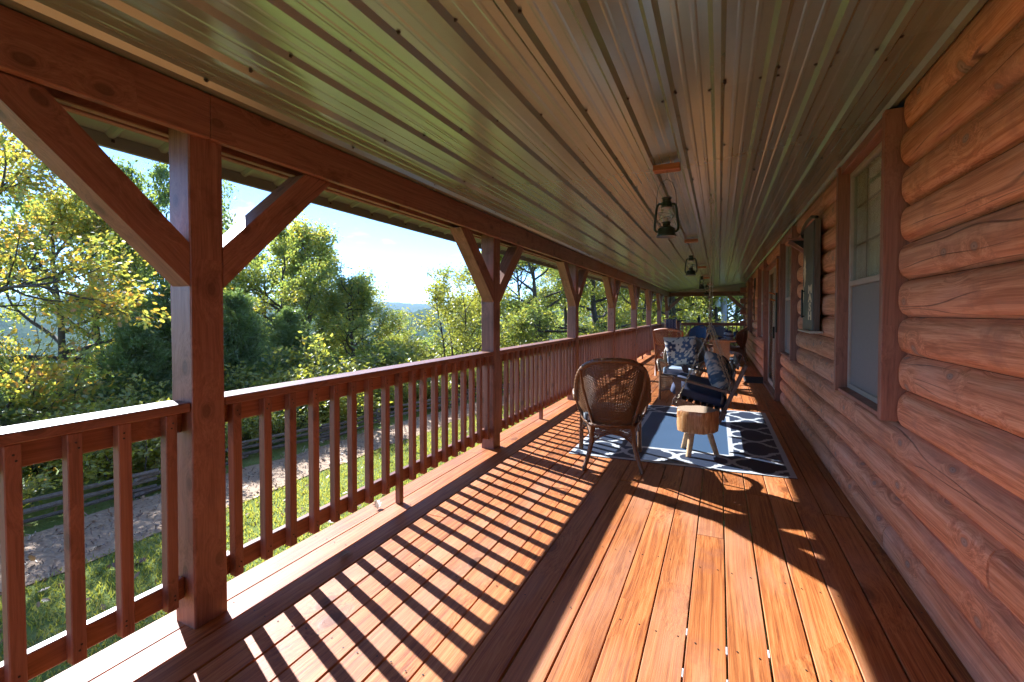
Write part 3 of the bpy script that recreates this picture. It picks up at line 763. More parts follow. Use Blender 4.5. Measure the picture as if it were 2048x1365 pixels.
mb = MB(); mb.tube([(0.755, 5.36, 1.30), (0.755, 5.36, 1.58)], 0.009, 8); mb.tube([(0.78, 5.36, 1.315), (0.75, 5.36, 1.315)], 0.006, 6); mb.tube([(0.78, 5.36, 1.565), (0.75, 5.36, 1.565)], 0.006, 6)
mb.obj('pull_bar', M['iron'], sg)
mb = MB(); mb.box((0.80, 5.22, 1.172), (0.10, 0.72, 0.024), bev=.003); mb.obj('bottom_ledge', M['tin'], sg)
mb = MB(); mb.tube([(0.80, 4.92, 2.215), (0.775, 5.0, 2.235), (0.765, 5.2, 2.225), (0.765, 5.4, 2.20), (0.775, 5.55, 2.17), (0.79, 5.58, 2.13)], [0.016] * 6, 8); mb.obj('top_handle', M['iron'], sg)
br = thing('wall_bracket', 'small wooden bracket sticking out of the log wall above the sign', 'bracket', (0.80, 5.62, 2.0))
member('bracket_arm', (0.82, 5.64, 1.98), (0.665, 5.64, 2.10), 0.035, 0.03, M['trim'], br)
bx('bracket_shelf', (0.74, 5.64, 2.125), (0.17, 0.10, 0.022), M['trim'], br)
mb = MB(); mb.add([(0.82, 5.655, 2.11), (0.70, 5.655, 2.11), (0.82, 5.655, 2.01), (0.82, 5.645, 2.11), (0.70, 5.645, 2.11), (0.82, 5.645, 2.01)], [(0, 1, 2), (5, 4, 3), (0, 3, 4, 1), (1, 4, 5, 2), (2, 5, 3, 0)]); mb.obj('gusset', M['iron'], br)
hg = thing('hanging_tool', 'old dark tool with an orange wooden handle hung beside the sliding door', 'tool', (0.80, 7.8, 1.2))
mb = MB(); mb.box((0.775, 7.76, 1.90), (0.022, 0.10, 0.50), bev=.004); mb.obj('handle', M['orange'], hg)
mb = MB(); mb.box((0.774, 7.80, 1.36), (0.02, 0.07, 0.60), bev=.006); mb.obj('blade', M['iron'], hg)
mb = MB(); mb.tube([(0.79, 7.84, 1.62), (0.68, 7.84, 1.66)], 0.012, 8); mb.tube([(0.79, 7.86, 1.53), (0.69, 7.86, 1.56)], 0.012, 8); mb.obj('peg', M['orange'], hg)
wr = thing('wall_hanging', 'feathered hanging ornament with a red strap on the far log wall', 'ornament', (0.80, 12.6, 1.2))
mb = MB(); mb.tube([(0.79, 12.6 + .16 * math.cos(t), 2.05 + .16 * math.sin(t)) for t in np.linspace(0, 6.28, 25)[:-1]], 0.014, 6, closed=True); mb.obj('hoop', M['iron'], wr)
mb = MB(); mb.box((0.785, 12.6, 1.62), (0.02, 0.06, 0.62), bev=.004); mb.obj('strap', M['red'], wr)
mb = MB()
for q in range(9):
    yy = 12.5 + 0.025 * q; mb.tube([(0.785, yy, 1.92), (0.77, yy + .01, 1.6), (0.785, yy - .01, 1.18 + .03 * (q % 3))], [.006, .016, .004], 5)
mb.obj('feather', M['grey_wood'], wr)
mt = thing('door_mat', 'black rubber mat on the deck in front of the sliding door', 'mat', (0.70, 10.3, 0))
mb = MB(); mb.box((0.68, 10.40, 0.008), (0.42, 0.95, 0.012), bev=.004); mb.obj('mat_pad', M['rubber'], mt)
mb = MB()
for q in range(22): mb.box((0.68, 9.97 + q * .041, 0.0155), (0.37, 0.016, 0.003))
mb.obj('mat_ribs', M['rubber'], mt)

# ---- rugs
def sd_quat(u, v):
    u = np.abs(u); v = np.abs(v)
    c1 = np.hypot(u - .24, v) - .235; c2 = np.hypot(u, v - .24) - .235
    bq = np.maximum(u, v) - .285
    return np.minimum(np.minimum(c1, c2), bq)
BLUE = np.array((.050, .098, .175)); NAVY = np.array((.022, .034, .066)); WHITE = np.array((.56, .58, .58))
def rug(name, lab, c00, c10, c11, c01, nu, nv, bw, cell, thing_z=0.004, plain_in=BLUE, band=NAVY):
    c = [np.array(q, float) for q in (c00, c10, c11, c01)]
    U, V = np.meshgrid(np.linspace(0, 1, nu), np.linspace(0, 1, nv), indexing='ij')
    XY = (1 - U)[..., None] * (1 - V)[..., None] * c[0] + U[..., None] * (1 - V)[..., None] * c[1] + U[..., None] * V[..., None] * c[2] + (1 - U)[..., None] * V[..., None] * c[3]
    W = np.linalg.norm(c[1] - c[0]); L = np.linalg.norm(c[3] - c[0]); a = U * W; b = V * L
    e = np.minimum(np.minimum(a, W - a), np.minimum(b, L - b))
    col = np.empty(U.shape + (3,)); col[:] = plain_in
    inband = (e < bw)
    nx = max(1, round(W / cell)); ny = max(1, round(L / (cell * 1.3)))
    s_ = sd_quat((a / W * nx) % 1 - .5, (b / L * ny) % 1 - .5)
    line = np.abs(s_) < .04
    col[inband] = band; col[inband & line] = WHITE
    col[(np.abs(e - bw) < .022)] = WHITE; col[e < .045] = WHITE
    Z = 0.0065 + 0.0016 * np.sin(b * 9 + np.sin(a * 4)) + 0.0012 * np.sin(a * 13.0)
    P = np.concatenate([XY, Z[..., None]], 2)
    mb = MB(); mb.cols = [col.reshape(-1, 3)]; mb.grid(P)
    # folded edge down to the deck
    rim = np.concatenate([P[:, 0], P[-1, 1:], P[-2::-1, -1], P[0, -2:0:-1]]); low = rim.copy(); low[:, 2] = 0.003
    n = len(rim); mb.add(np.concatenate([rim, low]), [(i, n + i, n + (i + 1) % n, (i + 1) % n) for i in range(n)]); mb.cols.append(np.tile(NAVY, (2 * n, 1)))
    o = mb.obj(name, M['rug']); o.location.z = 0.0
    return tag(o, lab, 'rug')
rug('outdoor_rug', 'blue rug with a white trellis border under the porch swing and stump stool', (-1.30, 4.175), (0.59, 4.285), (0.578, 6.98), (-1.31, 6.88), 230, 320, 0.47, 0.45)
rug('outdoor_rug', 'blue and white rug under the far table and chairs', (-1.15, 13.0), (0.50, 12.72), (0.52, 15.6), (-1.15, 15.7), 60, 90, 0.30, 0.33, plain_in=np.array((.05, .06, .16)))

# ---- soft things
def softbox(mb, dim, e1=0.35, e2=0.25, nu=36, nv=18, colf=None, M_=None, c=(0, 0, 0)):
    th = np.linspace(-math.pi, math.pi, nu, endpoint=False); ph = np.linspace(-math.pi / 2, math.pi / 2, nv)
    sp = lambda x, p: np.sign(x) * np.abs(x) ** p
    T, Pp = np.meshgrid(th, ph, indexing='ij')
    X = sp(np.cos(Pp), e1) * sp(np.cos(T), e2); Y = sp(np.cos(Pp), e1) * sp(np.sin(T), e2); Z = sp(np.sin(Pp), e1)
    P = np.stack([X * dim[0] / 2, Y * dim[1] / 2, Z * dim[2] / 2], 2)
    if M_ is not None: P = P @ np.array(M_.to_3x3()).T
    mb.grid((P + np.array(c)).transpose(1, 0, 2)[::-1], cv=True)
    if colf is not None:
        mb.cols = (mb.cols or []) + [np.array([colf(x, y, z) for x, y, z in np.stack([X, Y, Z], 2).transpose(1, 0, 2)[::-1].reshape(-1, 3)])]
FL = [(rnd.uniform(-1, 1), rnd.uniform(-1, 1), rnd.uniform(.28, .42), rnd.uniform(0, 6)) for _ in range(1)]
FLW = [(-.45, .5, .33, .3), (.5, .42, .36, 1.1), (0.02, -.18, .34, .0), (-.62, -.55, .30, .9), (.62, -.6, .33, .5), (.95, -.05, .25, .2), (-.98, .05, .25, .7)]
def floral(u, v, ground, ink, ink2):
    best = ground
    for i, (cx, cy_, r0, ph) in enumerate(FLW):
        dx, dy = u - cx, v - cy_; r = math.hypot(dx, dy); t = math.atan2(dy, dx) + ph
        if r < 0.07: return ground
        if r < r0 * (0.55 + 0.45 * abs(math.cos(2.5 * t))): return ink if i % 2 else ink2
    s_ = math.sin(3.3 * u + 1.6 * math.sin(2.6 * v + .5)) + 1.1 * v - 0.35 * math.sin(5 * u)
    for k in (-.9, -.1, .75):
        if abs(s_ - k) < 0.10: return ink2
    q = math.sin(9 * u + 2 * math.sin(7 * v)) * math.sin(8 * v + 1.7 * math.sin(6 * u))
    if q > 0.82: return ink
    return best
CREAM = (.58, .54, .44); INK = (.022, .038, .085); INK2 = (.06, .105, .19)
def pillow(name, lab, size, thick, loc, rot, colf):
    n = 46; mb = MB(); mb.cols = []
    for sg_ in (1, -1):
        P = np.zeros((n, n, 3)); C_ = np.zeros((n, n, 3))
        for i in range(n):
            for j in range(n):
                u = -1 + 2 * i / (n - 1); v = -1 + 2 * j / (n - 1)
                pin = 1 - 0.07 * (1 - abs(u) ** 2) * abs(v) ** 4 - 0.0; pin2 = 1 - 0.07 * (1 - abs(v) ** 2) * abs(u) ** 4
                h = ((1 - u ** 4) * (1 - v ** 4)) ** 0.55 * (1 + 0.10 * math.sin(3 * u + 1) * math.sin(4 * v))
                P[i, j] = (u * size / 2 * pin2, sg_ * h * thick / 2, v * size / 2 * pin); C_[i, j] = colf(u, v)
        mb.grid(P if sg_ < 0 else P[::-1]); mb.cols.append((C_ if sg_ < 0 else C_[::-1]).reshape(-1, 3))
    o = mb.obj(name, M['print'], None, smooth=True, loc=loc); o.rotation_euler = rot
    return tag(o, lab, 'pillow')
# ---- wicker armchairs (local: front is +Y)
def wicker_chair(lab, mat, loc, rz, group='wicker armchairs', fine=True, skirt=(.205, .105)):
    t = thing('wicker_armchair', lab, 'armchair', (0, 0, 0), 0, group)
    def rim(u):
        a = math.pi / 2 * u; s_, c_ = math.sin(a), max(0.0, math.cos(a))
        x = abs(s_) ** .72; return np.array((.318 * math.copysign(x, s_), -.31 + .26 * x ** 3, .56 + .385 * c_ ** .60))
    def bot(u): return np.array((.165 * u, -.235 + .03 * u * u, .375))
    def pt(u, v):
        p = bot(u) * (1 - v) + rim(u) * v; p[1] -= .035 * math.sin(math.pi * v) * (1 - .5 * u * u); return p
    mb = MB(); ns, nw = (32, 46) if fine else (26, 26); rw = .0066 if fine else .0075
    for i in range(ns):
        u = -1 + 2 * (i + .5) / ns; mb.tube([pt(u, v) for v in np.linspace(0, 1, 9)], .0048 if fine else .004, 4, cap=False)
    nu = 64 if fine else 28
    for j in range(nw):
        v = (j + .6) / nw
        mb.tube([pt(-1 + 2 * i / nu, v) + np.array((0, .0042 * (-1) ** (i + j), 0)) for i in range(nu + 1)], rw, 4, cap=False)
    o = mb.obj('woven_back', mat, t, smooth=True); o['kind'] = 'stuff'
    arm = lambda sx: [(sx * .325, .0, .575), (sx * .338, .10, .60), (sx * .335, .20, .605), (sx * .318, .275, .585), (sx * .29, .315, .53), (sx * .275, .31, .46)]
    path = [np.array(q) for q in arm(-1)[::-1]] + [rim(u) for u in np.linspace(-1, 1, 33)] + [np.array(q) for q in arm(1)]
    path = np.array(path); seg = np.concatenate([[0], np.cumsum(np.linalg.norm(np.diff(path, axis=0), axis=1))]); n = 190
    ss = np.linspace(0, seg[-1], n); pp = np.stack([np.interp(ss, seg, path[:, k]) for k in range(3)], 1)
    for _ in range(4): pp[1:-1] = (pp[:-2] + 2 * pp[1:-1] + pp[2:]) / 4
    mb = MB(); mb.tube(pp, .0235 + .0032 * np.sin(np.arange(n) * 2.1), 9); mb.obj('rolled_rim', mat, t, smooth=True)
    # seat
    ring = [(-.18, -.24, .375), (.18, -.24, .375), (.235, -.05, .375), (.275, .15, .375), (.27, .29, .375), (0, .315, .375), (-.27, .29, .375), (-.275, .15, .375), (-.235, -.05, .375)]
    mb = MB(); mb.tube(ring, .017, 8, closed=True); mb.obj('seat_rim', mat, t, smooth=True)
    mb = MB(); mb.add([(x * .98, y * .98, .372) for x, y, z in ring], [range(len(ring))]); mb.add([(x * .98, y * .98, .355) for x, y, z in ring], [range(len(ring))[::-1]]); mb.obj('seat_panel', mat, t)
    # skirt with arched lower edge
    mb = MB()
    sides = [((-.18, -.245), (.18, -.245)), ((.18, -.24), (.27, .285)), ((.265, .30), (-.265, .30)), ((-.27, .285), (-.18, -.24))]
    for (a, b) in sides:
        a = np.array(a); b = np.array(b); m = 34
        low = lambda f: skirt[0] + skirt[1] * math.sin(math.pi * f) ** .7
        for i in range(m + 1):
            f = i / m; q = a * (1 - f) + b * f; mb.tube([(q[0], q[1], .37), (q[0], q[1], low(f))], .0034, 4, cap=False)
        for j in range(7):
            mb.tube([(*(a * (1 - f) + b * f), .362 - (.362 - low(f)) * (j + .5) / 7) for f in np.linspace(0, 1, 13)], .0042, 4, cap=False)
        mb.tube([(*(a * (1 - f) + b * f), low(f)) for f in np.linspace(0, 1, 15)], .009, 6, cap=False)
    o = mb.obj('woven_skirt', mat, t, smooth=True); o['kind'] = 'stuff'
    mb = MB()
    for sx in (-1, 1):
        for i in range(8):
            f = i / 7; y = .03 + .25 * f; mb.tube([(sx * (.245 + .03 * f), y, .38), (sx * (.29 + .02 * f), y, .47), (sx * .325, y, .585)], .0034, 4, cap=False)
        for j in range(5): mb.tube([(sx * (.25 + .012 * j), .03, .395 + .018 * j), (sx * (.282 + .008 * j), .28, .395 + .018 * j)], .005, 4, cap=False)
    o = mb.obj('woven_side', mat, t, smooth=True); o['kind'] = 'stuff'
    for sx in (-1, 1):
        mb = MB(); mb.tube([(sx * .165, -.225, .375), (sx * .20, -.225, .50), (sx * .255, -.25, .70), (sx * .275, -.265, .86)], .0125, 7); mb.obj('back_post', mat, t, smooth=True)
        mb = MB(); mb.tube([(sx * .318, -.05, .565), (sx * .295, -.05, .47), (sx * .24, -.06, .385)], .010, 7); mb.tube([(sx * .20, -.15, .47), (sx * .235, -.09, .535), (sx * .30, -.04, .565)], .010, 7); mb.obj('arm_support', mat, t, smooth=True)
        mb = MB(); mb.tube([(sx * .168, -.235, .385), (sx * .18, -.25, .22), (sx * .205, -.275, .12), (sx * .232, -.305, .045), (sx * .238, -.31, .02), (sx * .242, -.315, .0)], [.020, .021, .019, .019, .024, .015], 9); mb.obj('leg', mat, t, smooth=True)
        mb = MB(); mb.tube([(sx * .272, .29, .47), (sx * .276, .288, .25), (sx * .278, .29, .06), (sx * .28, .292, .03), (sx * .28, .292, .0)], [.021, .020, .020, .025, .016], 9); mb.obj('leg', mat, t, smooth=True)
    t.location = loc; t.rotation_euler = (0, 0, rz)
    return t
def on_chair(loc, rz, p):
    v = Matrix.Rotation(rz, 3, 'Z') @ Vector(p); return (loc[0] + v.x, loc[1] + v.y, loc[2] + v.z)
def chair_cushion(lab, loc, rz, colf=None, mat=None, h=0.10):
    mb = MB(); softbox(mb, (.50, .50, h), colf=colf, nu=64 if colf else 32, nv=26 if colf else 16)
    o = mb.obj('seat_cushion', mat or M['print'], None, smooth=True, loc=on_chair(loc, rz, (0, .045, .385 + h / 2)), rot=(0, 0, rz))
    return tag(o, lab, 'cushion')
def scroll(x, y, z):
    s_ = math.sin(7 * x + 2 * math.sin(4 * y)) * math.sin(6 * y + 2 * math.sin(5 * x) + 9 * z)
    return (.55, .60, .62) if s_ > .3 else ((.33, .42, .50) if s_ > -.45 else (.07, .12, .19))
def scroll_dark(x, y, z):
    s_ = math.sin(9 * x + 2 * math.sin(5 * y)) * math.sin(8 * y + 2 * math.sin(6 * x) + 12 * z)
    return (.45, .45, .42) if s_ > .5 else (.030, .040, .055)
c1 = (-0.885, 4.145, 0.0); r1 = R(14.4)
wicker_chair('honey brown wicker armchair with its back to us, on the rug edge', M['wicker'], c1, r1)
chair_cushion('dark patterned cushion on the seat of the near wicker armchair', (c1[0], c1[1], .0), r1, scroll_dark)
c2 = (-0.50, 7.66, 0.0); r2 = R(168)
wicker_chair('grey-brown wicker armchair facing us behind the near one', M['wicker2'], c2, r2, skirt=(.13, .05))
chair_cushion('pale blue scroll-patterned cushion on the wicker armchair facing us', c2, r2, scroll, h=.13)
pillow('throw_pillow', 'cream pillow with navy flowers on the wicker armchair facing us', .50, .17, on_chair(c2, r2, (.03, .03, .745)), (R(-16), R(4), r2), lambda u, v: floral(u, v, CREAM, INK, INK2))

# ---- porch swing (local: faces -X, tips back)
SW = Vector((-0.125, 5.66, 0.405)); SWT = R(13.5)
sw = thing('porch_swing', 'dark brown slatted porch swing hung on chains above the rug', 'swing', (0, 0, 0))
for k in range(8): bx('seat_slat', (-.275 + k * .066, 0, -.011), (.050, 1.34, .022), M['swing'], sw)
for yy in (-.60, 0, .60): bx('seat_rail', (-.05, yy, -.060), (.52, .036, .075), M['swing'], sw)
for yy in (-.615, .615):
    member('back_post', (.165, yy, -.13), (.262, yy, .505), .035, .085, M['swing'], sw, up=(0, 1, 0))
    mb = MB(); V = []
    outl = [(-.36, .0), (-.345, .03), (-.20, .038), (0, .030), (.26, .030), (.26, -.030), (0, -.030), (-.20, -.040), (-.345, -.042), (-.36, -.01)]
    n = len(outl)
    for z in (.182, .206): V += [(x, yy + w_, z) for x, w_ in outl]
    mb.add(V, [range(n)[::-1], range(n, 2 * n)] + [(i, (i + 1) % n, n + (i + 1) % n, n + i) for i in range(n)]); mb.obj('armrest', M['swing'], sw)
    cur = [(-.225, -.09), (-.262, -.02), (-.285, .05), (-.30, .11), (-.335, .18)]; wd = [.045, .042, .036, .040, .075]
    mb = MB(); Pq = []
    for (x, z), w_ in zip(cur, wd): Pq.append([(x - w_ / 2, yy - .016, z), (x + w_ / 2 + .02, yy - .016, z), (x + w_ / 2 + .02, yy + .016, z), (x - w_ / 2, yy + .016, z)])
    b0 = mb.grid(np.array(Pq), cv=True); mb.f += [(b0 + 3, b0 + 2, b0 + 1, b0), tuple(b0 + 16 + i for i in range(4))]; mb.mi += [0, 0]; mb.obj('arm_support', M['swing'], sw)
for k in range(5):
    z = .10 + k * .094; x = .165 + (z + .13) * .153 - .058
    bx('back_slat', (x, 0, z), (.020, 1.30, .070), M['swing'], sw)
sw.location = SW; sw.rotation_euler = (0, SWT, 0)
MSW = Matrix.Translation(SW) @ Matrix.Rotation(SWT, 4, 'Y')
def swp(x, y, z): return tuple(MSW @ Vector((x, y, z)))
def chain(mb, a, b, pitch=.030, wire=.0028, sag=0.0):
    a = np.array(a, float); b = np.array(b, float); d = b - a; L = np.linalg.norm(d); n = max(2, int(round(L / pitch))); T = d / L
    u = np.cross(T, (0.3, 0.9, 0.1)); u /= np.linalg.norm(u); w_ = np.cross(T, u)
    for i in range(n):
        c = a + d * (i + .5) / n; s_ = u if i % 2 else w_
        if True: s_ = s_ * math.cos(.5 * math.sin(i * 1.7)) + (w_ if i % 2 else u) * math.sin(.5 * math.sin(i * 1.7))
        hl = pitch * .66; hw = .0072
        pts = [c + T * (hl * math.sin(t) * (1.0 if abs(math.sin(t)) > .6 else 1.1)) + s_ * (hw * math.cos(t)) for t in np.linspace(0, 2 * math.pi, 11)[:-1]]
        mb.tube(pts, wire, 4, closed=True)
for q, (hook, ring_, ye_) in enumerate((((-.072, 4.47, 2.335), (-.085, 4.86, 1.17), -.645), ((-.072, 6.80, 2.335), (-.09, 6.46, 1.17), .645))):
    mb = MB(); chain(mb, hook, ring_)
    chain(mb, ring_, swp(-.27, ye_, -.05)); chain(mb, ring_, swp(.205, ye_, .20))
    chain(mb, (ring_[0] + .03, ring_[1], ring_[2] - .02), swp(.235, ye_ + .03, .20))
    mb.tube([np.array(ring_) + np.array((.024 * math.cos(t), 0, .024 * math.sin(t))) for t in np.linspace(0, 6.283, 15)[:-1]], .004, 5, closed=True)
    o = mb.obj('swing_chain', M['chain'], sw, smooth=True); o['kind'] = 'stuff'
    mb = MB(); hz_ = ceil_z(hook[0])
    mb.tube([(hook[0], hook[1], hz_ + .01), (hook[0], hook[1], hz_ - .018)], .006, 7)
    mb.tube([np.array(hook) + np.array((.020 * math.sin(t), 0, .012 + .022 * math.cos(t))) for t in np.linspace(0, 6.283, 15)[:-1]], .0045, 6, closed=True)
    mb.obj('eye_hook', M['chain'], sw, smooth=True)
mb = MB(); softbox(mb, (.56, 1.20, .125), e1=.4, e2=.16, nu=48, nv=18)
o = mb.obj('swing_cushion', M['navy'], None, smooth=True, loc=swp(-.085, 0, .063), rot=(0, SWT, 0)); tag(o, 'long navy cushion on the seat of the porch swing', 'cushion')
pillow('throw_pillow', 'blue leaf-patterned pillow leaning at the near end of the porch swing', .44, .19, swp(.065, -.36, .335), (R(-22), R(10), R(72)), lambda u, v: floral(u * 1.1 + .3, v * 1.1 - .2, (.50, .49, .42), (.055, .11, .18), (.10, .18, .27)))

# ---- stump stool
st = thing('stump_stool', 'varnished log-slice stool on three peeled legs in front of the swing', 'stool', (-0.185, 4.685, 0))
def stump_r(t): return .180 * (1 + .05 * math.sin(2 * t + .4) + .035 * math.sin(5 * t + 1) + .025 * math.sin(9 * t) + .015 * math.sin(17 * t + 2))
mb = MB(); n = 48; P = []
for z, f in ((0.226, .93), (0.234, .985), (.28, 1.0), (.34, .985), (.39, .995), (.424, .985), (.430, .965)):
    P.append([(stump_r(t) * f * (1 + .012 * math.sin(7 * t + 20 * z)) * math.cos(t), stump_r(t) * f * (1 + .012 * math.sin(7 * t + 20 * z)) * math.sin(t), z) for t in np.linspace(0, 2 * math.pi, n, endpoint=False)])
b0 = mb.grid(np.array(P), cv=True); mb.f.append(tuple(b0 + i for i in range(n))[::-1]); mb.mi.append(0)
o = mb.obj('stump', M['stump'], None, smooth=True, ang=R(45)); o.parent = st; 
mb = MB(); mb.add([(stump_r(t) * .966 * math.cos(t), stump_r(t) * .966 * math.sin(t), .4305) for t in np.linspace(0, 2 * math.pi, n, endpoint=False)], [range(n)]); top = mb.obj('cut_top', M['stump_top'], None); top.parent = st
for a in (-111, 12, 136):
    t = R(a); mb = MB(); mb.tube([(.10 * math.cos(t), .10 * math.sin(t), .26), (.138 * math.cos(t), .138 * math.sin(t), .13), (.178 * math.cos(t), .178 * math.sin(t), .007)], [.029, .027, .024], 10)
    o = mb.obj('leg', M['leg'], None, smooth=True, ang=R(40)); o.parent = st

# ---- hanging lanterns
def lantern(loc, rz, lab, labb):
    x, y, z = loc
    b = bx('mounting_block', (x, y, ceil_z(x) - .018 - .019), (.175, .085, .038), M['block'], None); tag(b, labb, 'block', 'wooden blocks on the ceiling')
    t = thing('hurricane_lantern', lab, 'lantern', (0, 0, 0), 0, 'lanterns hung along the porch ceiling')
    mb = MB(); mb.lathe([(0, .004), (.058, .002), (.066, 0), (.067, .008), (.059, .018), (.057, .055), (.044, .066), (.026, .074), (.024, .092), (.030, .094), (.030, .100), (0, .104)], segs=24); mb.obj('fuel_tank', M['iron2'], t, smooth=True, ang=R(40))
    mb = MB(); mb.lathe([(.024, .098), (.040, .118), (.047, .138), (.044, .160), (.034, .186), (.030, .198)], segs=20); mb.obj('glass_globe', M['globe'], t, smooth=True)
    mb = MB(); mb.lathe([(.012, .1), (.012, .118), (.004, .130), (0, .131)], segs=10); mb.obj('burner', M['tin'], t, smooth=True)
    mb = MB(); mb.lathe([(.038, .196), (.039, .204), (.034, .208), (.034, .236), (.031, .240), (.027, .243), (.027, .254), (.034, .262), (.034, .267), (0, .270)], segs=22); mb.obj('chimney_cap', M['iron2'], t, smooth=True, ang=R(40))
    mb = MB(); mb.lathe([(.0, .197), (.036, .1955), (.0395, .1985)], segs=22); mb.obj('cap_rim', M['tin'], t)
    for sx in (-1, 1):
        mb = MB(); mb.tube([(sx * .052, 0, .036), (sx * .066, 0, .036), (sx * .077, 0, .050), (sx * .078, 0, .075), (sx * .066, 0, .19), (sx * .060, 0, .216), (sx * .050, 0, .226), (sx * .030, 0, .226)], .0085, 8); mb.obj('side_tube', M['iron2'], t, smooth=True)
    mb = MB()
    for zc, tl in ((.128, .35), (.150, -.35)):
        mb.tube([(.053 * math.cos(a), .053 * math.sin(a), zc + tl * .04 * math.cos(a)) for a in np.linspace(0, 6.283, 25)[:-1]], .0016, 4, closed=True)
    mb.obj('guard_wire', M['iron'], t)
    mb = MB(); mb.tube([(-.068, 0, .196), (-.066, 0, .26), (-.058, 0, .32), (-.035, .004, .375), (0, .008, .398), (.038, .004, .372), (.056, 0, .32), (.064, 0, .26), (.068, 0, .196)], .0019, 5); mb.tube([(0, .008, .398), (.004, .008, .43), (0, .0, .452)], .0016, 5); mb.obj('bail_handle', M['iron'], t)
    t.location = (x, y, ceil_z(x) - .056 - .450); t.rotation_euler = (0, 0, rz)
lns = [('nearest', (-.335, 3.31, 0), .25), ('second', (-.355, 6.72, 0), -.2), ('third', (-.345, 10.6, 0), 1.1), ('fourth', (-.32, 13.8, 0), .6), ('farthest', (-.30, 17.0, 0), .9)]
for nm, l, rz in lns: lantern(l, rz, '%s black hurricane lantern hanging from the porch ceiling' % nm, 'wooden ceiling block holding the %s lantern' % nm)

# ---- far sitting group
def lattice_chair(lab, loc, rz):
    t = thing('rattan_chair', lab, 'chair', (0, 0, 0)); m = M['wicker3']
    P0 = lambda u: np.array((.29 * u, -.27 - .0 * u * u, .42)); P1 = lambda u: np.array((.335 * u, -.34 + .04 * u * u, 1.02 - .05 * u * u))
    for sx in (-1, 1):
        mb = MB(); mb.tube([P0(sx) + (0, 0, -.42), P0(sx), P1(sx) + (0, .0, .0)], .020, 7); mb.obj('back_post', m, t, smooth=True)
        mb = MB(); mb.tube([P1(sx) * .72 + P0(sx) * .28, (sx * .37, -.1, .70), (sx * .36, .18, .66), (sx * .34, .27, .58), (sx * .32, .28, .0)], .024, 7); mb.obj('arm', m, t, smooth=True)
    mb = MB(); mb.tube([P1(u) for u in np.linspace(-1, 1, 15)], .022, 7); mb.tube([P0(u) for u in np.linspace(-1, 1, 5)], .018, 6); mb.obj('top_rail', m, t, smooth=True)
    mb = MB()
    for k in range(-9, 20):
        for sg_ in (1, -1):
            pts = []
            for v in np.linspace(0, 1, 12):
                u = (-1 + k * .14 + v * 1.3); u = u * sg_
                if -.93 < u < .93: pts.append(P0(u) * (1 - v) + P1(u) * v + (0, .004 * sg_, 0))
            if len(pts) > 1: mb.tube(pts, .0075, 4, cap=False)
    o = mb.obj('lattice_back', m, t); o['kind'] = 'stuff'
    mb = MB(); mb.box((0, 0, .36), (.60, .54, .10), bev=.02); mb.obj('seat', m, t)
    for j in range(9):
        pass
    mb = MB()
    for k in range(26):
        f = k / 25; mb.tube([(-.30 + .6 * f, .27, .34), (-.30 + .6 * f, .27, .10)], .009, 4, cap=False); mb.tube([(-.30 + .6 * f, -.27, .34), (-.30 + .6 * f, -.27, .10)], .009, 4, cap=False)
        mb.tube([(.30, -.27 + .54 * f, .34), (.30, -.27 + .54 * f, .10)], .009, 4, cap=False); mb.tube([(-.30, -.27 + .54 * f, .34), (-.30, -.27 + .54 * f, .10)], .009, 4, cap=False)
    o = mb.obj('cane_skirt', m, t); o['kind'] = 'stuff'
    t.location = loc; t.rotation_euler = (0, 0, rz); return t
cl = (-0.86, 10.35, 0); rl = R(-24)
lattice_chair('reddish rattan chair with a diagonal lattice back, turned away from us', cl, rl)
chair_cushion('red and white patterned cushion on the lattice-back rattan chair', (cl[0], cl[1], .03), rl, lambda x, y, z: (.55, .5, .48) if math.sin(11 * x) * math.sin(13 * y + 5 * z) > .1 else (.22, .06, .07))
def throw(lab, chair_loc, rz, mat, u0, u1, outer, inner, sc_=1.0):
    def rim(u):
        a = math.pi / 2 * u; s_, c_ = math.sin(a), max(0.0, math.cos(a)); return np.array((.34 * math.copysign(abs(s_) ** .9, s_), -.33 + .27 * s_ * s_, .585 + .395 * c_ ** .62))
    mb = MB(); P = []
    for u in np.linspace(u0, u1, 26):
        r_ = rim(u); rowp = []; d = np.array((r_[0] * .9, r_[1], 0)); d /= np.linalg.norm(d); fo = .012 * math.sin(u * 16)
        for s_ in np.linspace(-outer, inner, 22):
            if s_ < 0: p = r_ + d * (.02 + fo * min(1, -s_ * 4)) + np.array((0, 0, s_))
            else: p = r_ - d * (.035 + .25 * s_ * .25 + fo * .4) + np.array((0, 0, -s_ * .9))
            rowp.append(p + np.array((0, 0, .016 * math.exp(-(s_ / .03) ** 2))))
        P.append(rowp)
    mb.grid(np.array(P)); o = mb.obj('throw_blanket', mat, None, smooth=True, loc=chair_loc, rot=(0, 0, rz)); m_ = o.modifiers.new('thick', 'SOLIDIFY'); m_.thickness = .012
    return tag(o, lab, 'blanket')
cb = (-0.62, 14.6, 0); rb = R(150)
wicker_chair('wicker armchair under a dark blue throw at the far table', M['wicker4'], cb, rb, fine=False)
throw('dark blue throw draped over the back of the far wicker armchair', cb, rb, M['denim'], -.75, .75, .30, .40)
chair_cushion('blue cushion on the blanket-covered far armchair', cb, rb, mat=M['denim'])
cb2 = (-0.10, 15.7, 0); rb2 = R(178)
wicker_chair('farthest wicker armchair with a grey-blue throw behind the table', M['wicker4'], cb2, rb2, fine=False)
throw('grey-blue throw hanging over the farthest armchair', cb2, rb2, M['denim2'], -.8, .55, .30, .36)
cr = (0.40, 14.15, 0); rr = R(82)
wicker_chair('dark wicker armchair on the right of the far table, seen from the side', M['wicker4'], cr, rr, fine=False)
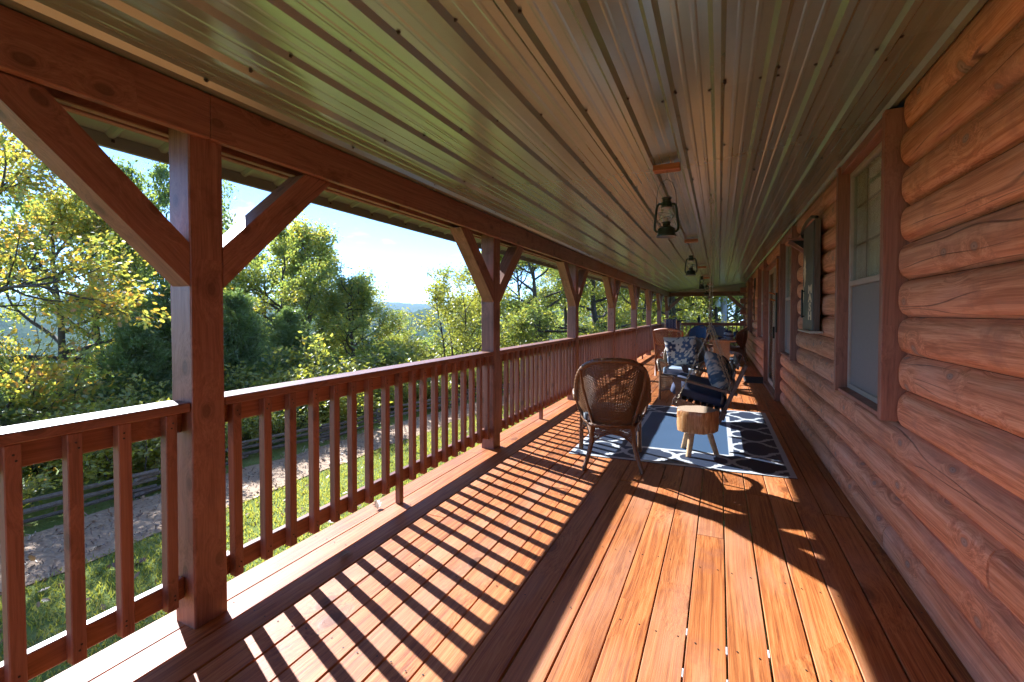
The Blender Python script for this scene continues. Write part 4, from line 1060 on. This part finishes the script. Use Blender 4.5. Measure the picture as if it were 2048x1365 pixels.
mb = MB(); softbox(mb, (.42, .13, .42), e1=.45, e2=.4); o = mb.obj('throw_pillow', M['denim'], None, smooth=True, loc=on_chair(cr, rr, (0, -.10, .66)), rot=(R(-24), 0, rr)); tag(o, 'plain blue pillow in the dark wicker chair right of the table', 'pillow')
tb = thing('patio_table', 'low rectangular wooden table on a solid box base between the far chairs', 'table', (0.1, 13.4, 0))
bx('table_top', (0.10, 13.40, .635), (.62, .95, .04), M['slab'], tb, bev=.006)
bx('box_base', (0.06, 13.42, .313), (.40, .60, .60), M['slab'], tb, bev=.004)
def lathe_thing(name, lab, cat, prof, loc, mats, group=None, segs=20, cut=None, parts=None):
    t = thing(name, lab, cat, loc, group=group)
    for (pn, pf, mt_) in parts: 
        mb = MB(); mb.lathe(pf, (0, 0, 0), segs); o = mb.obj(pn, mt_, None, smooth=True, ang=R(45)); o.parent = t
    return t
for q, (xx, yy, s_, lb) in enumerate(((.265, 13.22, 1.0, 'front striped blue ceramic jar with a knob lid on the far table'), (.20, 13.62, .95, 'rear blue ceramic jar half hidden on the far table'))):
    lathe_thing('ceramic_jar', lb, 'jar', None, (xx, yy, .655), None, 'jars on the far table', parts=[
        ('jar_body', [(0, 0), (.055 * s_, 0), (.085 * s_, .05), (.092 * s_, .11), (.075 * s_, .165), (.06 * s_, .18), (.058 * s_, .19)], M['ceramic']),
        ('jar_band', [(.0925 * s_, .085), (.094 * s_, .095), (.0935 * s_, .115), (.0915 * s_, .125)], M['navy']),
        ('jar_lid', [(.066 * s_, .19), (.066 * s_, .20), (.04 * s_, .235), (.012, .245), (.018, .262), (.012, .275), (0, .277)], M['navy'])])
for q, (xx, yy, lb) in enumerate(((.0, 13.15, 'white plate nearest us on the far table'), (.03, 13.45, 'white plate at the middle of the far table'))):
    lathe_thing('dinner_plate', lb, 'plate', None, (xx, yy, .656), None, 'plates on the far table', parts=[('plate_dish', [(0, .003), (.07, .003), (.105, .018), (.107, .016), (.072, 0), (0, 0)], M['plate']), ('bowl', [(0, .02), (.03, .02), (.06, .05), (.062, .05), (.033, .015), (0, .012)], M['navy'])])
bt = thing('bar_table', 'tall plum-topped bar table in the far corner by the railing', 'table', (-1.50, 18.6, 0))
mb = MB(); mb.lathe([(0, 1.045), (.47, 1.045), (.49, 1.06), (.49, 1.085), (.47, 1.09), (0, 1.09)], (-1.50, 18.6, 0), 28); mb.obj('table_top', M['plum'], bt)
mb = MB(); mb.box((-1.50, 18.6, .56), (.30, .30, .96), bev=.01); mb.obj('pedestal', M['timber'], bt)
mb = MB(); mb.box((-1.50, 18.6, .04), (.52, .52, .08), bev=.01); mb.obj('foot', M['timber'], bt)
bc = thing('bar_chair', 'tall bar chair with navy and white patterned fabric back beside the bar table', 'chair', (-1.58, 17.5, 0))
for sx in (-1, 1):
    member('back_post', (-1.58 + sx * .20, 17.40, 0), (-1.58 + sx * .19, 17.33, 1.14), .032, .032, M['leg'], bc, up=(0, 1, 0))
    member('leg', (-1.58 + sx * .21, 17.80, 0), (-1.58 + sx * .20, 17.78, .70), .032, .032, M['leg'], bc, up=(0, 1, 0))
    member('stretcher', (-1.58 + sx * .205, 17.40, .28), (-1.58 + sx * .205, 17.79, .28), .022, .022, M['leg'], bc)
bx('seat', (-1.58, 17.58, .71), (.42, .44, .035), M['leg'], bc)
mb = MB(); n = 40; P = np.zeros((n, n, 3)); C_ = np.zeros((n, n, 3))
for i in range(n):
    for j in range(n):
        u, v = i / (n - 1), j / (n - 1); P[i, j] = (-1.58 + (u - .5) * .40, 17.335 - .012 * math.sin(math.pi * u), .78 + .37 * v)
        s_ = abs(((u * 4 + .25 * math.sin(v * 25)) % 1) - .5); C_[i, j] = (.5, .5, .52) if s_ < .10 else (.018, .03, .08)
mb.cols = [C_.reshape(-1, 3)]; mb.grid(P); o = mb.obj('sling_back', M['print'], bc); m_ = o.modifiers.new('thick', 'SOLIDIFY'); m_.thickness = .01
fg = lathe_thing('rail_figurine', 'small dark bird-shaped figurine standing on the end railing', 'figurine', None, (-.78, YEND + .10, .967), None, parts=[('body', [(0, 0), (.06, 0), (.05, .03), (.075, .12), (.06, .20), (.03, .24), (0, .25)], M['iron']), ('head', [(0, .235), (.035, .25), (.042, .28), (.03, .31), (0, .32)], M['iron'])])
# ------------------------------------------------------------------ grounds
def gh(x, y):
    d = math.hypot(max(0.0, -8.8 - x), max(0.0, y - 30))
    d = max(0.0, math.sqrt(d * d + 4) - 2)
    z = -1.4 - 0.30 * d / (1 + d / 330.0)
    return z + 0.04 * math.sin(x * .9 + 1) * math.sin(y * .7)
def spread(a, b, fine, far, n):
    inner = list(np.arange(a, b + 1e-6, fine)); g = np.geomspace(1, far, n)
    return np.array(sorted([a - k for k in g] + inner + [b + k for k in g]))
gx = spread(-45, 12, 1.0, 4900, 24); gy = spread(-12, 60, 1.0, 4900, 24)
mb = MB(); mb.grid(np.array([[(x, y, gh(x, y)) for y in gy] for x in gx]))
o = mb.obj('ground', M['ground'], None, smooth=True); o['kind'] = 'structure'
def path_c(y):
    ys_ = [-8, 2, 7, 11, 16, 22, 30]; xs_ = [-7.0, -6.95, -7.0, -6.4, -5.6, -5.2, -5.5]
    return float(np.interp(y, ys_, xs_)), float(np.interp(y, ys_, [.72, .72, .66, .5, .5, .6, .6]))
P = []
for y in np.arange(-8, 30.1, .4):
    c, hw = path_c(y); P.append([(c - hw + 2 * hw * k / 6 + (.05 * math.sin(y * 3.1) if k in (0, 6) else 0), y, gh(c, y) + .012 + .01 * math.sin(math.pi * k / 6)) for k in range(7)])
mb = MB(); mb.grid(np.array(P)[:, ::-1]); o = mb.obj('mulch_path', M['path'], None, smooth=True); o['kind'] = 'structure'
RG = np.random.default_rng(11)
def unit(v): return v / (np.linalg.norm(v, axis=1)[:, None] + 1e-9)
DIAMOND = np.array([(0, 0, 0), (.5, .27, .06), (1, 0, 0), (.5, -.27, .06)])
_h = [(0, .0), (.18, .09), (.30, .27), (.40, .13), (.56, .34), (.66, .15), (.84, .20), (1.0, .0)]
OAK = np.array([(a, b, .10 * abs(b)) for a, b in _h] + [(a, -b, .10 * abs(b)) for a, b in _h[-2:0:-1]])
SPRAY = np.array([(0, .04, 0), (.45, .13, .03), (1, 0, 0), (.45, -.13, .03)])
def leaves(mb, C, size, up=0.5, tmpl=DIAMOND, dirs=None, rg=RG, sj=.3):
    n = len(C); a = unit(rg.normal(0, 1, (n, 3)) + (0 if dirs is None else dirs * 1.6) + np.array((0, 0, -.25)))
    nn = rg.normal(0, 1, (n, 3)) + np.array((0, 0, up * 2)); b = unit(np.cross(nn, a)); nn = np.cross(a, b)
    s_ = (size * (1 + rg.uniform(-sj, sj, n)))[:, None, None]
    V = C[:, None, :] + s_ * (tmpl[None, :, 0:1] * a[:, None, :] + tmpl[None, :, 1:2] * b[:, None, :] + tmpl[None, :, 2:3] * nn[:, None, :])
    k = len(tmpl); b0 = mb.n
    mb.v.append(V.reshape(-1, 3)); mb.n += n * k
    F_ = (np.arange(n * k).reshape(n, k) + b0); mb.f += list(map(tuple, F_.tolist())); mb.mi += [0] * n
# lawn blades, fallen leaves, wood chips
def scatter(n, x0, x1, y0, y1, inpath=None):
    X = RG.uniform(x0, x1, n); Y = RG.uniform(y0, y1, n); keep = []
    for x, y in zip(X, Y):
        c, hw = path_c(y); ins = abs(x - c) < hw * RG.uniform(.9, 1.12)
        if inpath is None or ins == inpath: keep.append((x, y, gh(x, y)))
    return np.array(keep)
C = scatter(80000, -6.4, -2.3, -.5, 15, False); n = len(C)
mb = MB(); az = RG.uniform(0, 6.283, n); hgt = RG.uniform(.025, .065, n); wd = RG.uniform(.004, .009, n)
d = np.stack([np.cos(az), np.sin(az), np.zeros(n)], 1); ln = np.stack([RG.normal(0, .02, n), RG.normal(0, .02, n), hgt], 1)
V = np.stack([C - d * wd[:, None], C + d * wd[:, None], C + ln], 1).reshape(-1, 3)
mb.v.append(V); mb.n = len(V); mb.f = list(map(tuple, np.arange(n * 3).reshape(n, 3).tolist())); mb.mi = [0] * n
o = mb.obj('lawn_grass', M['grass']); tag(o, 'short green lawn grass between the porch and the mulch path', 'grass', kind='stuff')
C = np.concatenate([scatter(1100, -6.4, -2.4, -.5, 14, False), scatter(260, -8.6, -6.2, -.5, 12)]); C[:, 2] += .035
mb = MB(); leaves(mb, C, .085, up=2.5, tmpl=OAK); o = mb.obj('fallen_leaves', M['fallen']); tag(o, 'brown fallen oak leaves scattered over lawn and path', 'leaves', kind='stuff')
C = scatter(16000, -8.0, -5.0, -.5, 17, True); C[:, 2] += .032
mb = MB(); leaves(mb, C, .05, up=1.6, tmpl=np.array([(0, .1, 0), (1, .16, 0), (1, -.1, .05), (0, -.16, 0)])); o = mb.obj('wood_chips', M['chip']); tag(o, 'pale wood chips covering the mulch path', 'wood chips', kind='stuff')
for q, (x, y, a, lb) in enumerate(((-2.10, 2.42, .3, 'dry oak leaf on the deck at the foot of the middle baluster'), (-1.88, 1.93, 2.0, 'dry brown leaf on the shaded deck board near the nearest post'))):
    mb = MB(); leaves(mb, np.array([(0, 0, 0.0)]), .075, up=6, tmpl=OAK * np.array((1, 1, 2.2))); o = mb.obj('dry_leaf', M['fallen'], None, loc=(x, y, .012), rot=(0, 0, a)); tag(o, lb, 'leaf', 'dry leaves on the deck')
# split rail fence
fence = thing('split_rail_fence', 'low zigzag split-rail fence of weathered rails along the mulch path', 'fence', (-8.0, 4, gh(-8, 4)))
fy = -1.2; side = 1
while fy < 22:
    c0, h0 = path_c(fy); c1_, h1 = path_c(fy + 1.7)
    x0 = c0 - h0 - .28 - .16 * side; x1 = c1_ - h1 - .28 + .16 * side
    for k in range(3):
        z = .06 + .115 * k + rnd.uniform(-.015, .015)
        a = np.array((x0 + rnd.uniform(-.03, .03), fy - .15, gh(x0, fy) + z + (.06 if side > 0 else 0))); b = np.array((x1 + rnd.uniform(-.03, .03), fy + 1.85, gh(x1, fy + 1.8) + z + (.06 if side > 0 else 0)))
        if rnd.random() < .12: continue
        mb = MB(); ps = [a + (b - a) * t + np.array((rnd.uniform(-.012, .012), 0, rnd.uniform(-.012, .012))) for t in np.linspace(0, 1, 5)]
        mb.tube(ps, [rnd.uniform(.026, .038) for _ in ps], 5); mb.obj('rail', M['grey_wood'], fence)
    fy += 1.7; side *= -1

# ------------------------------------------------------------------ trees
def poly_at(P, f):
    k = f * (len(P) - 1); i = min(int(k), len(P) - 2); return P[i] + (P[i + 1] - P[i]) * (k - i)
def rot_about(v, ax, a):
    ax = ax / np.linalg.norm(ax); return v * math.cos(a) + np.cross(ax, v) * math.sin(a) + ax * (ax @ v) * (1 - math.cos(a))
def grow(rg, p, d, L, n, curl, lift):
    pts = [p.copy()]; d = d / np.linalg.norm(d)
    for i in range(n):
        d = d + rg.normal(0, curl, 3) + np.array((0, 0, lift)); d /= np.linalg.norm(d); pts.append(pts[-1] + d * L / n)
    return np.array(pts)
def deciduous(seed, H, Rc, tr, first=.28, nl=9, nsub=7, ntw=5, per=34, ls=.13, tmpl=DIAMOND, el0=12, el1=62, stems=1, spreadl=.10, topcap=None):
    rg = np.random.default_rng(seed); wood_ = MB(); C = []; D = []
    for s_ in range(stems):
        base = np.array((rg.normal(0, .12), rg.normal(0, .12), 0)) if stems > 1 else np.zeros(3)
        d0 = np.array((rg.normal(0, .22), rg.normal(0, .22), 1)) if stems > 1 else np.array((rg.normal(0, .05), rg.normal(0, .05), 1))
        T = grow(rg, base, d0, H * .86, 9, .07, .03); rr = tr * (1 - np.linspace(0, 1, 10) ** .9 * .86); rr[0] *= 1.35
        wood_.tube(T, rr, 9)
        for k in range(nl):
            f = first + (.98 - first) * (k + rg.uniform(0, .9)) / nl; p = poly_at(T, f); az = k * 2.399 + rg.uniform(-.5, .5) + s_
            g = (f - first) / (1 - first); el = R(el0 + (el1 - el0) * g ** 1.3 + rg.uniform(-8, 8))
            L = Rc * (1.0 - .62 * g ** 1.8) * rg.uniform(.8, 1.12)
            d = np.array((math.cos(az) * math.cos(el), math.sin(az) * math.cos(el), math.sin(el)))
            lim = grow(rg, p, d, L, 8, .16, .035); r0 = tr * (.46 - .25 * g)
            wood_.tube(lim, r0 * (1 - np.linspace(0, 1, 9) * .85), 6)
            for j in range(nsub):
                q = .28 + .72 * (j + rg.uniform(0, 1)) / nsub; pp = poly_at(lim, q); dd = lim[min(8, int(q * 8) + 1)] - lim[min(7, int(q * 8))]
                d2 = rot_about(dd / np.linalg.norm(dd), rg.normal(0, 1, 3) + np.array((0, 0, 1.2)), rg.choice((-1, 1)) * rg.uniform(.5, 1.1))
                sub = grow(rg, pp, d2, L * .42 * rg.uniform(.6, 1.1), 5, .2, .05); wood_.tube(sub, r0 * .30 * (1 - np.linspace(0, 1, 6) * .8), 4, cap=False)
                for t in range(ntw):
                    q2 = .25 + .75 * (t + rg.uniform(0, 1)) / ntw; p3 = poly_at(sub, min(q2, .999))
                    d3 = rot_about(d2, rg.normal(0, 1, 3), rg.uniform(.4, 1.2)); Lt = L * .15 * rg.uniform(.6, 1.2)
                    tw = grow(rg, p3, d3, Lt, 2, .2, .05); wood_.tube(tw, r0 * .08 * np.array((1, .8, .4)), 3, cap=False)
                    m = int(per * rg.uniform(.5, 1.4)); ff = rg.uniform(.1, 1.15, m)
                    C.append(tw[0] + (tw[-1] - tw[0]) * ff[:, None] + rg.normal(0, spreadl, (m, 3))); D.append(np.tile(d3, (m, 1)))
    C = np.concatenate(C); D = np.concatenate(D)
    if topcap is not None: k_ = C[:, 2] < topcap + rg.normal(0, .15, len(C)); C, D = C[k_], D[k_]
    cr = MB(); leaves(cr, C, ls, up=.45, tmpl=tmpl, dirs=D, rg=rg)
    return wood_, cr, H
def cedar(seed, H, Rc):
    rg = np.random.default_rng(seed); wood_ = MB(); T = grow(rg, np.zeros(3), np.array((0, 0, 1.0)), H, 8, .03, .05); wood_.tube(T, .11 * (1 - np.linspace(0, 1, 9) * .9), 7)
    C = []; D = []
    for k in range(230):
        f = .06 + .92 * rg.uniform() ** .85; p = poly_at(T, f); az = rg.uniform(0, 6.283); L = Rc * (1 - f) ** .62 * rg.uniform(.35, 1.3) + .12
        el = R(rg.uniform(5, 45)); d = np.array((math.cos(az) * math.cos(el), math.sin(az) * math.cos(el), math.sin(el)))
        br_ = grow(rg, p, d, L, 4, .12, .04); wood_.tube(br_, .016 * (1 - np.linspace(0, 1, 5) * .8), 3, cap=False)
        m = int(46 + 60 * L); ff = rg.uniform(.15, 1.05, m)
        pts = np.array([poly_at(br_, min(.999, q)) for q in ff]) + rg.normal(0, .05 + .04 * L, (m, 3)); C.append(pts); D.append(np.tile(d + np.array((0, 0, .5)), (m, 1)))
    cr = MB(); leaves(cr, np.concatenate(C), .15, up=.2, tmpl=SPRAY, dirs=np.concatenate(D), rg=rg); return wood_, cr, H
def shrub_mesh(seed, H, Rc, ls=.095, per=42):
    rg = np.random.default_rng(seed); wood_ = MB(); C = []; D = []
    for k in range(11):
        az = rg.uniform(0, 6.283); d = np.array((math.cos(az) * .55, math.sin(az) * .55, 1)); st_ = grow(rg, np.array((rg.normal(0, .12), rg.normal(0, .12), 0)), d, H * rg.uniform(.7, 1.05), 6, .14, .02)
        wood_.tube(st_, .016 * (1 - np.linspace(0, 1, 7) * .8), 4, cap=False)
        for j in range(8):
            q = .2 + .8 * rg.uniform(); p = poly_at(st_, min(q, .999)); d2 = rg.normal(0, 1, 3) + np.array((0, 0, .4)); d2 /= np.linalg.norm(d2); tw = grow(rg, p, d2, Rc * rg.uniform(.3, .75), 3, .2, .05)
            wood_.tube(tw, .006 * (1 - np.linspace(0, 1, 4) * .7), 3, cap=False); m = per; ff = rg.uniform(.1, 1.1, m)
            C.append(np.array([poly_at(tw, min(.999, z)) for z in ff]) + rg.normal(0, .07, (m, 3))); D.append(np.tile(d2, (m, 1)))
    cr = MB(); leaves(cr, np.concatenate(C), ls, up=.6, dirs=np.concatenate(D), rg=rg); return wood_, cr, H
PROTO = {}
def proto(key, gen, leafmat, crown='crown', trunk='trunk'):
    w_, c_, H = gen; PROTO[key] = (w_.mesh(trunk, M['bark'], smooth=True), c_.mesh(crown, leafmat), H)
proto('gold', deciduous(3, 6.6, 3.7, .17, first=.20, nl=13, nsub=8, ntw=5, per=62, ls=.075, tmpl=OAK, el0=-8, el1=55, spreadl=.10, topcap=6.7), M['leaf_gold'])
proto('oakA', deciduous(8, 9.0, 3.9, .22, first=.25, nl=12, nsub=8, ntw=5, per=32, ls=.15, el0=5, spreadl=.15), M['leaf_green'])
proto('oakB', deciduous(21, 9.0, 4.4, .24, first=.22, nl=15, nsub=9, ntw=5, per=38, ls=.145, el0=0, spreadl=.17), M['leaf_mid'])
proto('cedar', cedar(5, 5.0, 1.7), M['leaf_cedar'])
proto('airy', deciduous(33, 5.0, 1.7, .05, first=.25, nl=7, nsub=5, ntw=4, per=13, ls=.11, el0=35, el1=75, stems=4, spreadl=.10), M['leaf_light'])
proto('shrubA', shrub_mesh(2, 1.5, 1.0), M['leaf_mid'], 'foliage', 'stem')
proto('shrubB', shrub_mesh(9, 1.7, .9), M['leaf_green'], 'foliage', 'stem')
def plant(key, x, y, z_top, lab, name, cat, group, rz=0.0, wide=1.0, leafmat=None):
    tm, cm_, H = PROTO[key]; g = gh(x, y) - .05; s_ = (z_top - g) / H
    t = thing(name, lab, cat, (x, y, g), rz, group); t.scale = (s_ * wide, s_ * wide, s_)
    for me in (tm, cm_):
        o = bpy.data.objects.new(me.name.split('.')[0], me); COL.objects.link(o); o.parent = t
        if leafmat and me is cm_: o.material_slots[0].link = 'OBJECT'; o.material_slots[0].material = leafmat
    return t
def bear(b, D): return -D * math.sin(R(b)), D * math.cos(R(b))
TREES = [
 ('gold', 74.5, 16.5, 6.2, 'near oak with yellow backlit leaves at the left edge', 'oak_tree', 0.4, 1.0, None),
 ('oakA', 65.0, 20, 5.7, 'dark green oak with a bare forked trunk behind the yellow oak', 'oak_tree', 1.0, .85, None),
 ('oakA', 61.6, 22, 6.4, 'tall rounded oak top showing just left of the nearest post', 'oak_tree', 2.2, .7, None),
 ('gold', 70.5, 17.0, 4.2, 'low golden oak beneath the dark forked oak', 'oak_tree', 2.0, .9, None),
 ('cedar', 55.4, 14.5, 1.9, 'dark feathery cedar right of the nearest post', 'cedar_tree', .3, 1.0, None),
 ('cedar', 60.2, 14.2, 2.2, 'dark cedar hidden partly behind the nearest post', 'cedar_tree', 1.7, 1.1, None),
 ('cedar', 50.5, 16.5, 1.5, 'lower cedar at the foot of the big round oak', 'cedar_tree', 2.6, 1.1, None),
 ('cedar', 64.2, 13.2, 1.1, 'small cedar below the golden oak branches', 'cedar_tree', 4.1, 1.1, None),
 ('oakB', 47.6, 22, 4.9, 'big round oak in the middle of the first bay', 'oak_tree', .7, 1.12, None),
 ('oakA', 51.5, 20, 4.3, 'leafy oak just right of the nearest post brace', 'oak_tree', 5.1, 1.0, M['leaf_mid']),
 ('oakB', 44.2, 21, 2.6, 'broad oak leaning out right of the big round oak', 'oak_tree', 3.6, 1.1, None),
 ('oakB', 41.6, 23, 2.4, 'leafy oak at the right end of the first bay tree mass', 'oak_tree', 2.1, .95, M['leaf_mid']),
 ('oakA', 54.0, 25, 4.4, 'oak behind the cedar right of the nearest post', 'oak_tree', 3.0, .9, None),
 ('oakB', 43.0, 25, 1.2, 'low broad oak right of the big round oak', 'oak_tree', 1.5, 1.1, None),
 ('oakA', 39.8, 28, .4, 'small oak below the far ridge', 'oak_tree', 4.0, 1.1, M['leaf_mid']),
 ('oakB', 36.6, 27, -.4, 'low yellow-green oak left of the airy tree', 'oak_tree', 5.2, 1.2, M['leaf_light']),
 ('oakB', 45.5, 34, -.6, 'oak deep on the slope behind the railing', 'oak_tree', 2.9, 1.3, None),
 ('airy', 32.3, 17, 2.95, 'slender airy tree with pale leaves left of the second post', 'small_tree', .2, 1.25, None),
 ('airy', 29.6, 19.5, 2.4, 'thin multi-stemmed tree directly behind the second post', 'small_tree', 2.2, 1.2, None),
 ('oakB', 12.8, 24, 6.6, 'large spreading oak with a thick trunk beyond the fourth post', 'oak_tree', .5, 1.15, None),
 ('oakB', 23.0, 26, 5.2, 'broad oak filling the second bay', 'oak_tree', 2.5, 1.0, M['leaf_green']),
 ('oakA', 17.5, 30, 6.5, 'tall oak between the third and fourth post', 'oak_tree', 1.2, 1.0, M['leaf_mid']),
 ('oakB', 6.5, 33, 6.6, 'oak beyond the corner post', 'oak_tree', 4.4, 1.0, None),
 ('oakA', 2.0, 37, 6.0, 'leafy oak behind the end railing, left of the utility pole', 'oak_tree', 3.3, 1.05, M['leaf_mid']),
 ('oakB', -1.8, 40, 6.0, 'oak behind the utility pole', 'oak_tree', 5.6, 1.0, M['leaf_green']),
 ('oakB', 20.0, 23, 5.4, 'dense oak filling the gap right of the second post', 'oak_tree', 1.9, 1.3, None),
 ('oakA', 9.4, 28, 6.0, 'oak showing between the fifth and sixth posts', 'oak_tree', 2.7, 1.2, M['leaf_mid']),
 ('oakB', 3.6, 31, 5.6, 'dense oak closing the view over the end railing', 'oak_tree', .9, 1.2, M['leaf_light']),
 ('oakA', -.3, 34, 5.4, 'oak close behind the utility pole, left side', 'oak_tree', 4.9, 1.2, M['leaf_light']),
 ('oakB', 1.6, 45, 6.5, 'far oak seen over the end railing behind the nearer ones', 'oak_tree', 5.0, 1.5, M['leaf_mid']),
 ('oakB', -2.4, 46, 6.5, 'far oak behind the log ends of the house corner', 'oak_tree', 1.4, 1.5, M['leaf_light']),
 ('oakB', 5.2, 44, 6.5, 'far oak behind the corner post', 'oak_tree', 2.2, 1.5, M['leaf_mid']),
 ('oakB', 15.0, 38, 6.5, 'far oak filling the gap beyond the third post', 'oak_tree', 3.4, 1.5, M['leaf_mid']),
 ('gold', -3.6, 33, 5.0, 'orange-yellow tree by the far house corner', 'oak_tree', 1.1, 1.0, None),
 ('shrubA', 1.5, 28, .9, 'yellow leafy bush just beyond the end railing', 'bush', 1.0, 1.6, M['leaf_light']),
 ('shrubA', 4.6, 27, .8, 'yellow-green bush beyond the corner post', 'bush', 2.0, 1.6, M['leaf_light']),
 ('shrubA', -1.4, 28, .7, 'low bright bush at the foot of the utility pole', 'bush', 3.0, 1.6, M['leaf_light']),
]
for (k, b, D, zt, lb, nm, rz, wd_, lm) in TREES:
    x, y = bear(b, D); plant(k, x, y, zt, lb, nm, 'bush' if nm == 'bush' else 'tree', 'bushes beyond the porch end' if nm == 'bush' else 'trees around the porch', rz, wd_, lm)
def nth(n): return str(n) + ('th' if 10 < n % 100 < 14 else {1: 'st', 2: 'nd', 3: 'rd'}.get(n % 10, 'th'))
k = 0
yv = -2.0
while yv < 24:
    c, hw = path_c(yv)
    for off in (.95, 2.3, 3.9):
        x = c - hw - off + rnd.uniform(-.35, .35); y = yv + rnd.uniform(-.4, .4); hh = rnd.uniform(.6, .95) + .26 * off
        plant(rnd.choice(('shrubA', 'shrubB')), x, y, gh(x, y) + hh, 'wild shrub behind the split-rail fence, %s row, %s from the left' % ({.95: 'front', 2.3: 'middle', 3.9: 'back'}[off], nth(k // 3 + 1)), 'wild_shrub', 'shrub', 'thicket behind the fence', rnd.uniform(0, 6), rnd.uniform(1.1, 1.5), M['leaf_light'] if off < 3 else None); k += 1
    yv += 1.5
# ------------------------------------------------------------------ utility pole
up_ = thing('utility_pole', 'grey wooden utility pole with a transformer beyond the end railing', 'pole', (.30, 31, gh(.3, 31)))
mb = MB(); mb.tube([(.30, 31, gh(.3, 31) - .2), (.27, 31, 3), (.25, 31, 8.5)], [.17, .15, .12], 12); mb.obj('pole_shaft', M['pole'], up_, smooth=True)
mb = MB(); mb.lathe([(0, 0), (.15, 0), (.16, .02), (.16, .62), (.14, .68), (.05, .70), (.045, .78), (0, .79)], (-.08, 30.9, 1.78), 18); tr_ = mb.obj('transformer', M['tank'], up_, smooth=True, ang=R(40))
mb = MB(); mb.tube([(.0, 30.95, 2.2), (.22, 31, 2.2)], .03, 6); mb.obj('mounting_arm', M['tank'], up_)
# ------------------------------------------------------------------ far hills and valley
def hill(name, r0, r1, b0, b1, nr, nb, ridge, foot, bump, seed):
    rg = np.random.default_rng(seed); P = np.zeros((nr, nb, 3)); ph = rg.uniform(0, 6, 6)
    for j in range(nb):
        b = b0 + (b1 - b0) * j / (nb - 1); un = .5 * math.sin(b * .11 + ph[0]) + .3 * math.sin(b * .27 + ph[1]) + .15 * math.sin(b * .61 + ph[2]); rr_ = r1 * (1 + .05 * math.sin(b * .2 + ph[3]))
        for i in range(nr):
            f = i / (nr - 1); r = r0 + (rr_ - r0) * f
            sh = math.sin(math.pi / 2 * min(1, f * 1.18)) ** 1.3 if f < .85 else 1 - ((f - .85) / .15) ** 2 * .35
            z = foot + (ridge * (1 + .35 * un) - foot) * sh + 6 * math.sin(r * .011 + b * .5 + ph[4]) * math.sin(b * .9 + r * .006)
            x, y = bear(b, r); P[i, j] = (x, y, z)
    P[:, :, 2] += rg.uniform(0, bump, (nr, nb)) * (.6 + .4 * rg.uniform(0, 1, (nr, nb)))
    mb = MB(); mb.grid(P[:, ::-1]); o = mb.obj(name, M['hill'], None, smooth=True); o['kind'] = 'structure'; return o
hill('hills', 260, 1050, 8, 98, 95, 300, 2.0, -92, 9, 1)
hill('hills', 1300, 3000, 5, 98, 70, 380, 66.0, -88, 13, 2)
# ------------------------------------------------------------------ haze
mb = MB(); mb.box((0, 0, 20), (10400, 10400, 260))
m = bpy.data.materials.new('haze_air'); m.use_nodes = True; nt = m.node_tree; nt.nodes.clear()
pv = N(nt, 'ShaderNodeVolumePrincipled'); pv.inputs['Color'].default_value = (.55, .76, 1.0, 1); pv.inputs['Density'].default_value = 1.5e-4; pv.inputs['Anisotropy'].default_value = .25
ou = N(nt, 'ShaderNodeOutputMaterial'); nt.links.new(pv.outputs[0], ou.inputs['Volume'])
o = mb.obj('haze', m); tag(o, 'thin blue haze over the valley', 'haze', kind='stuff')
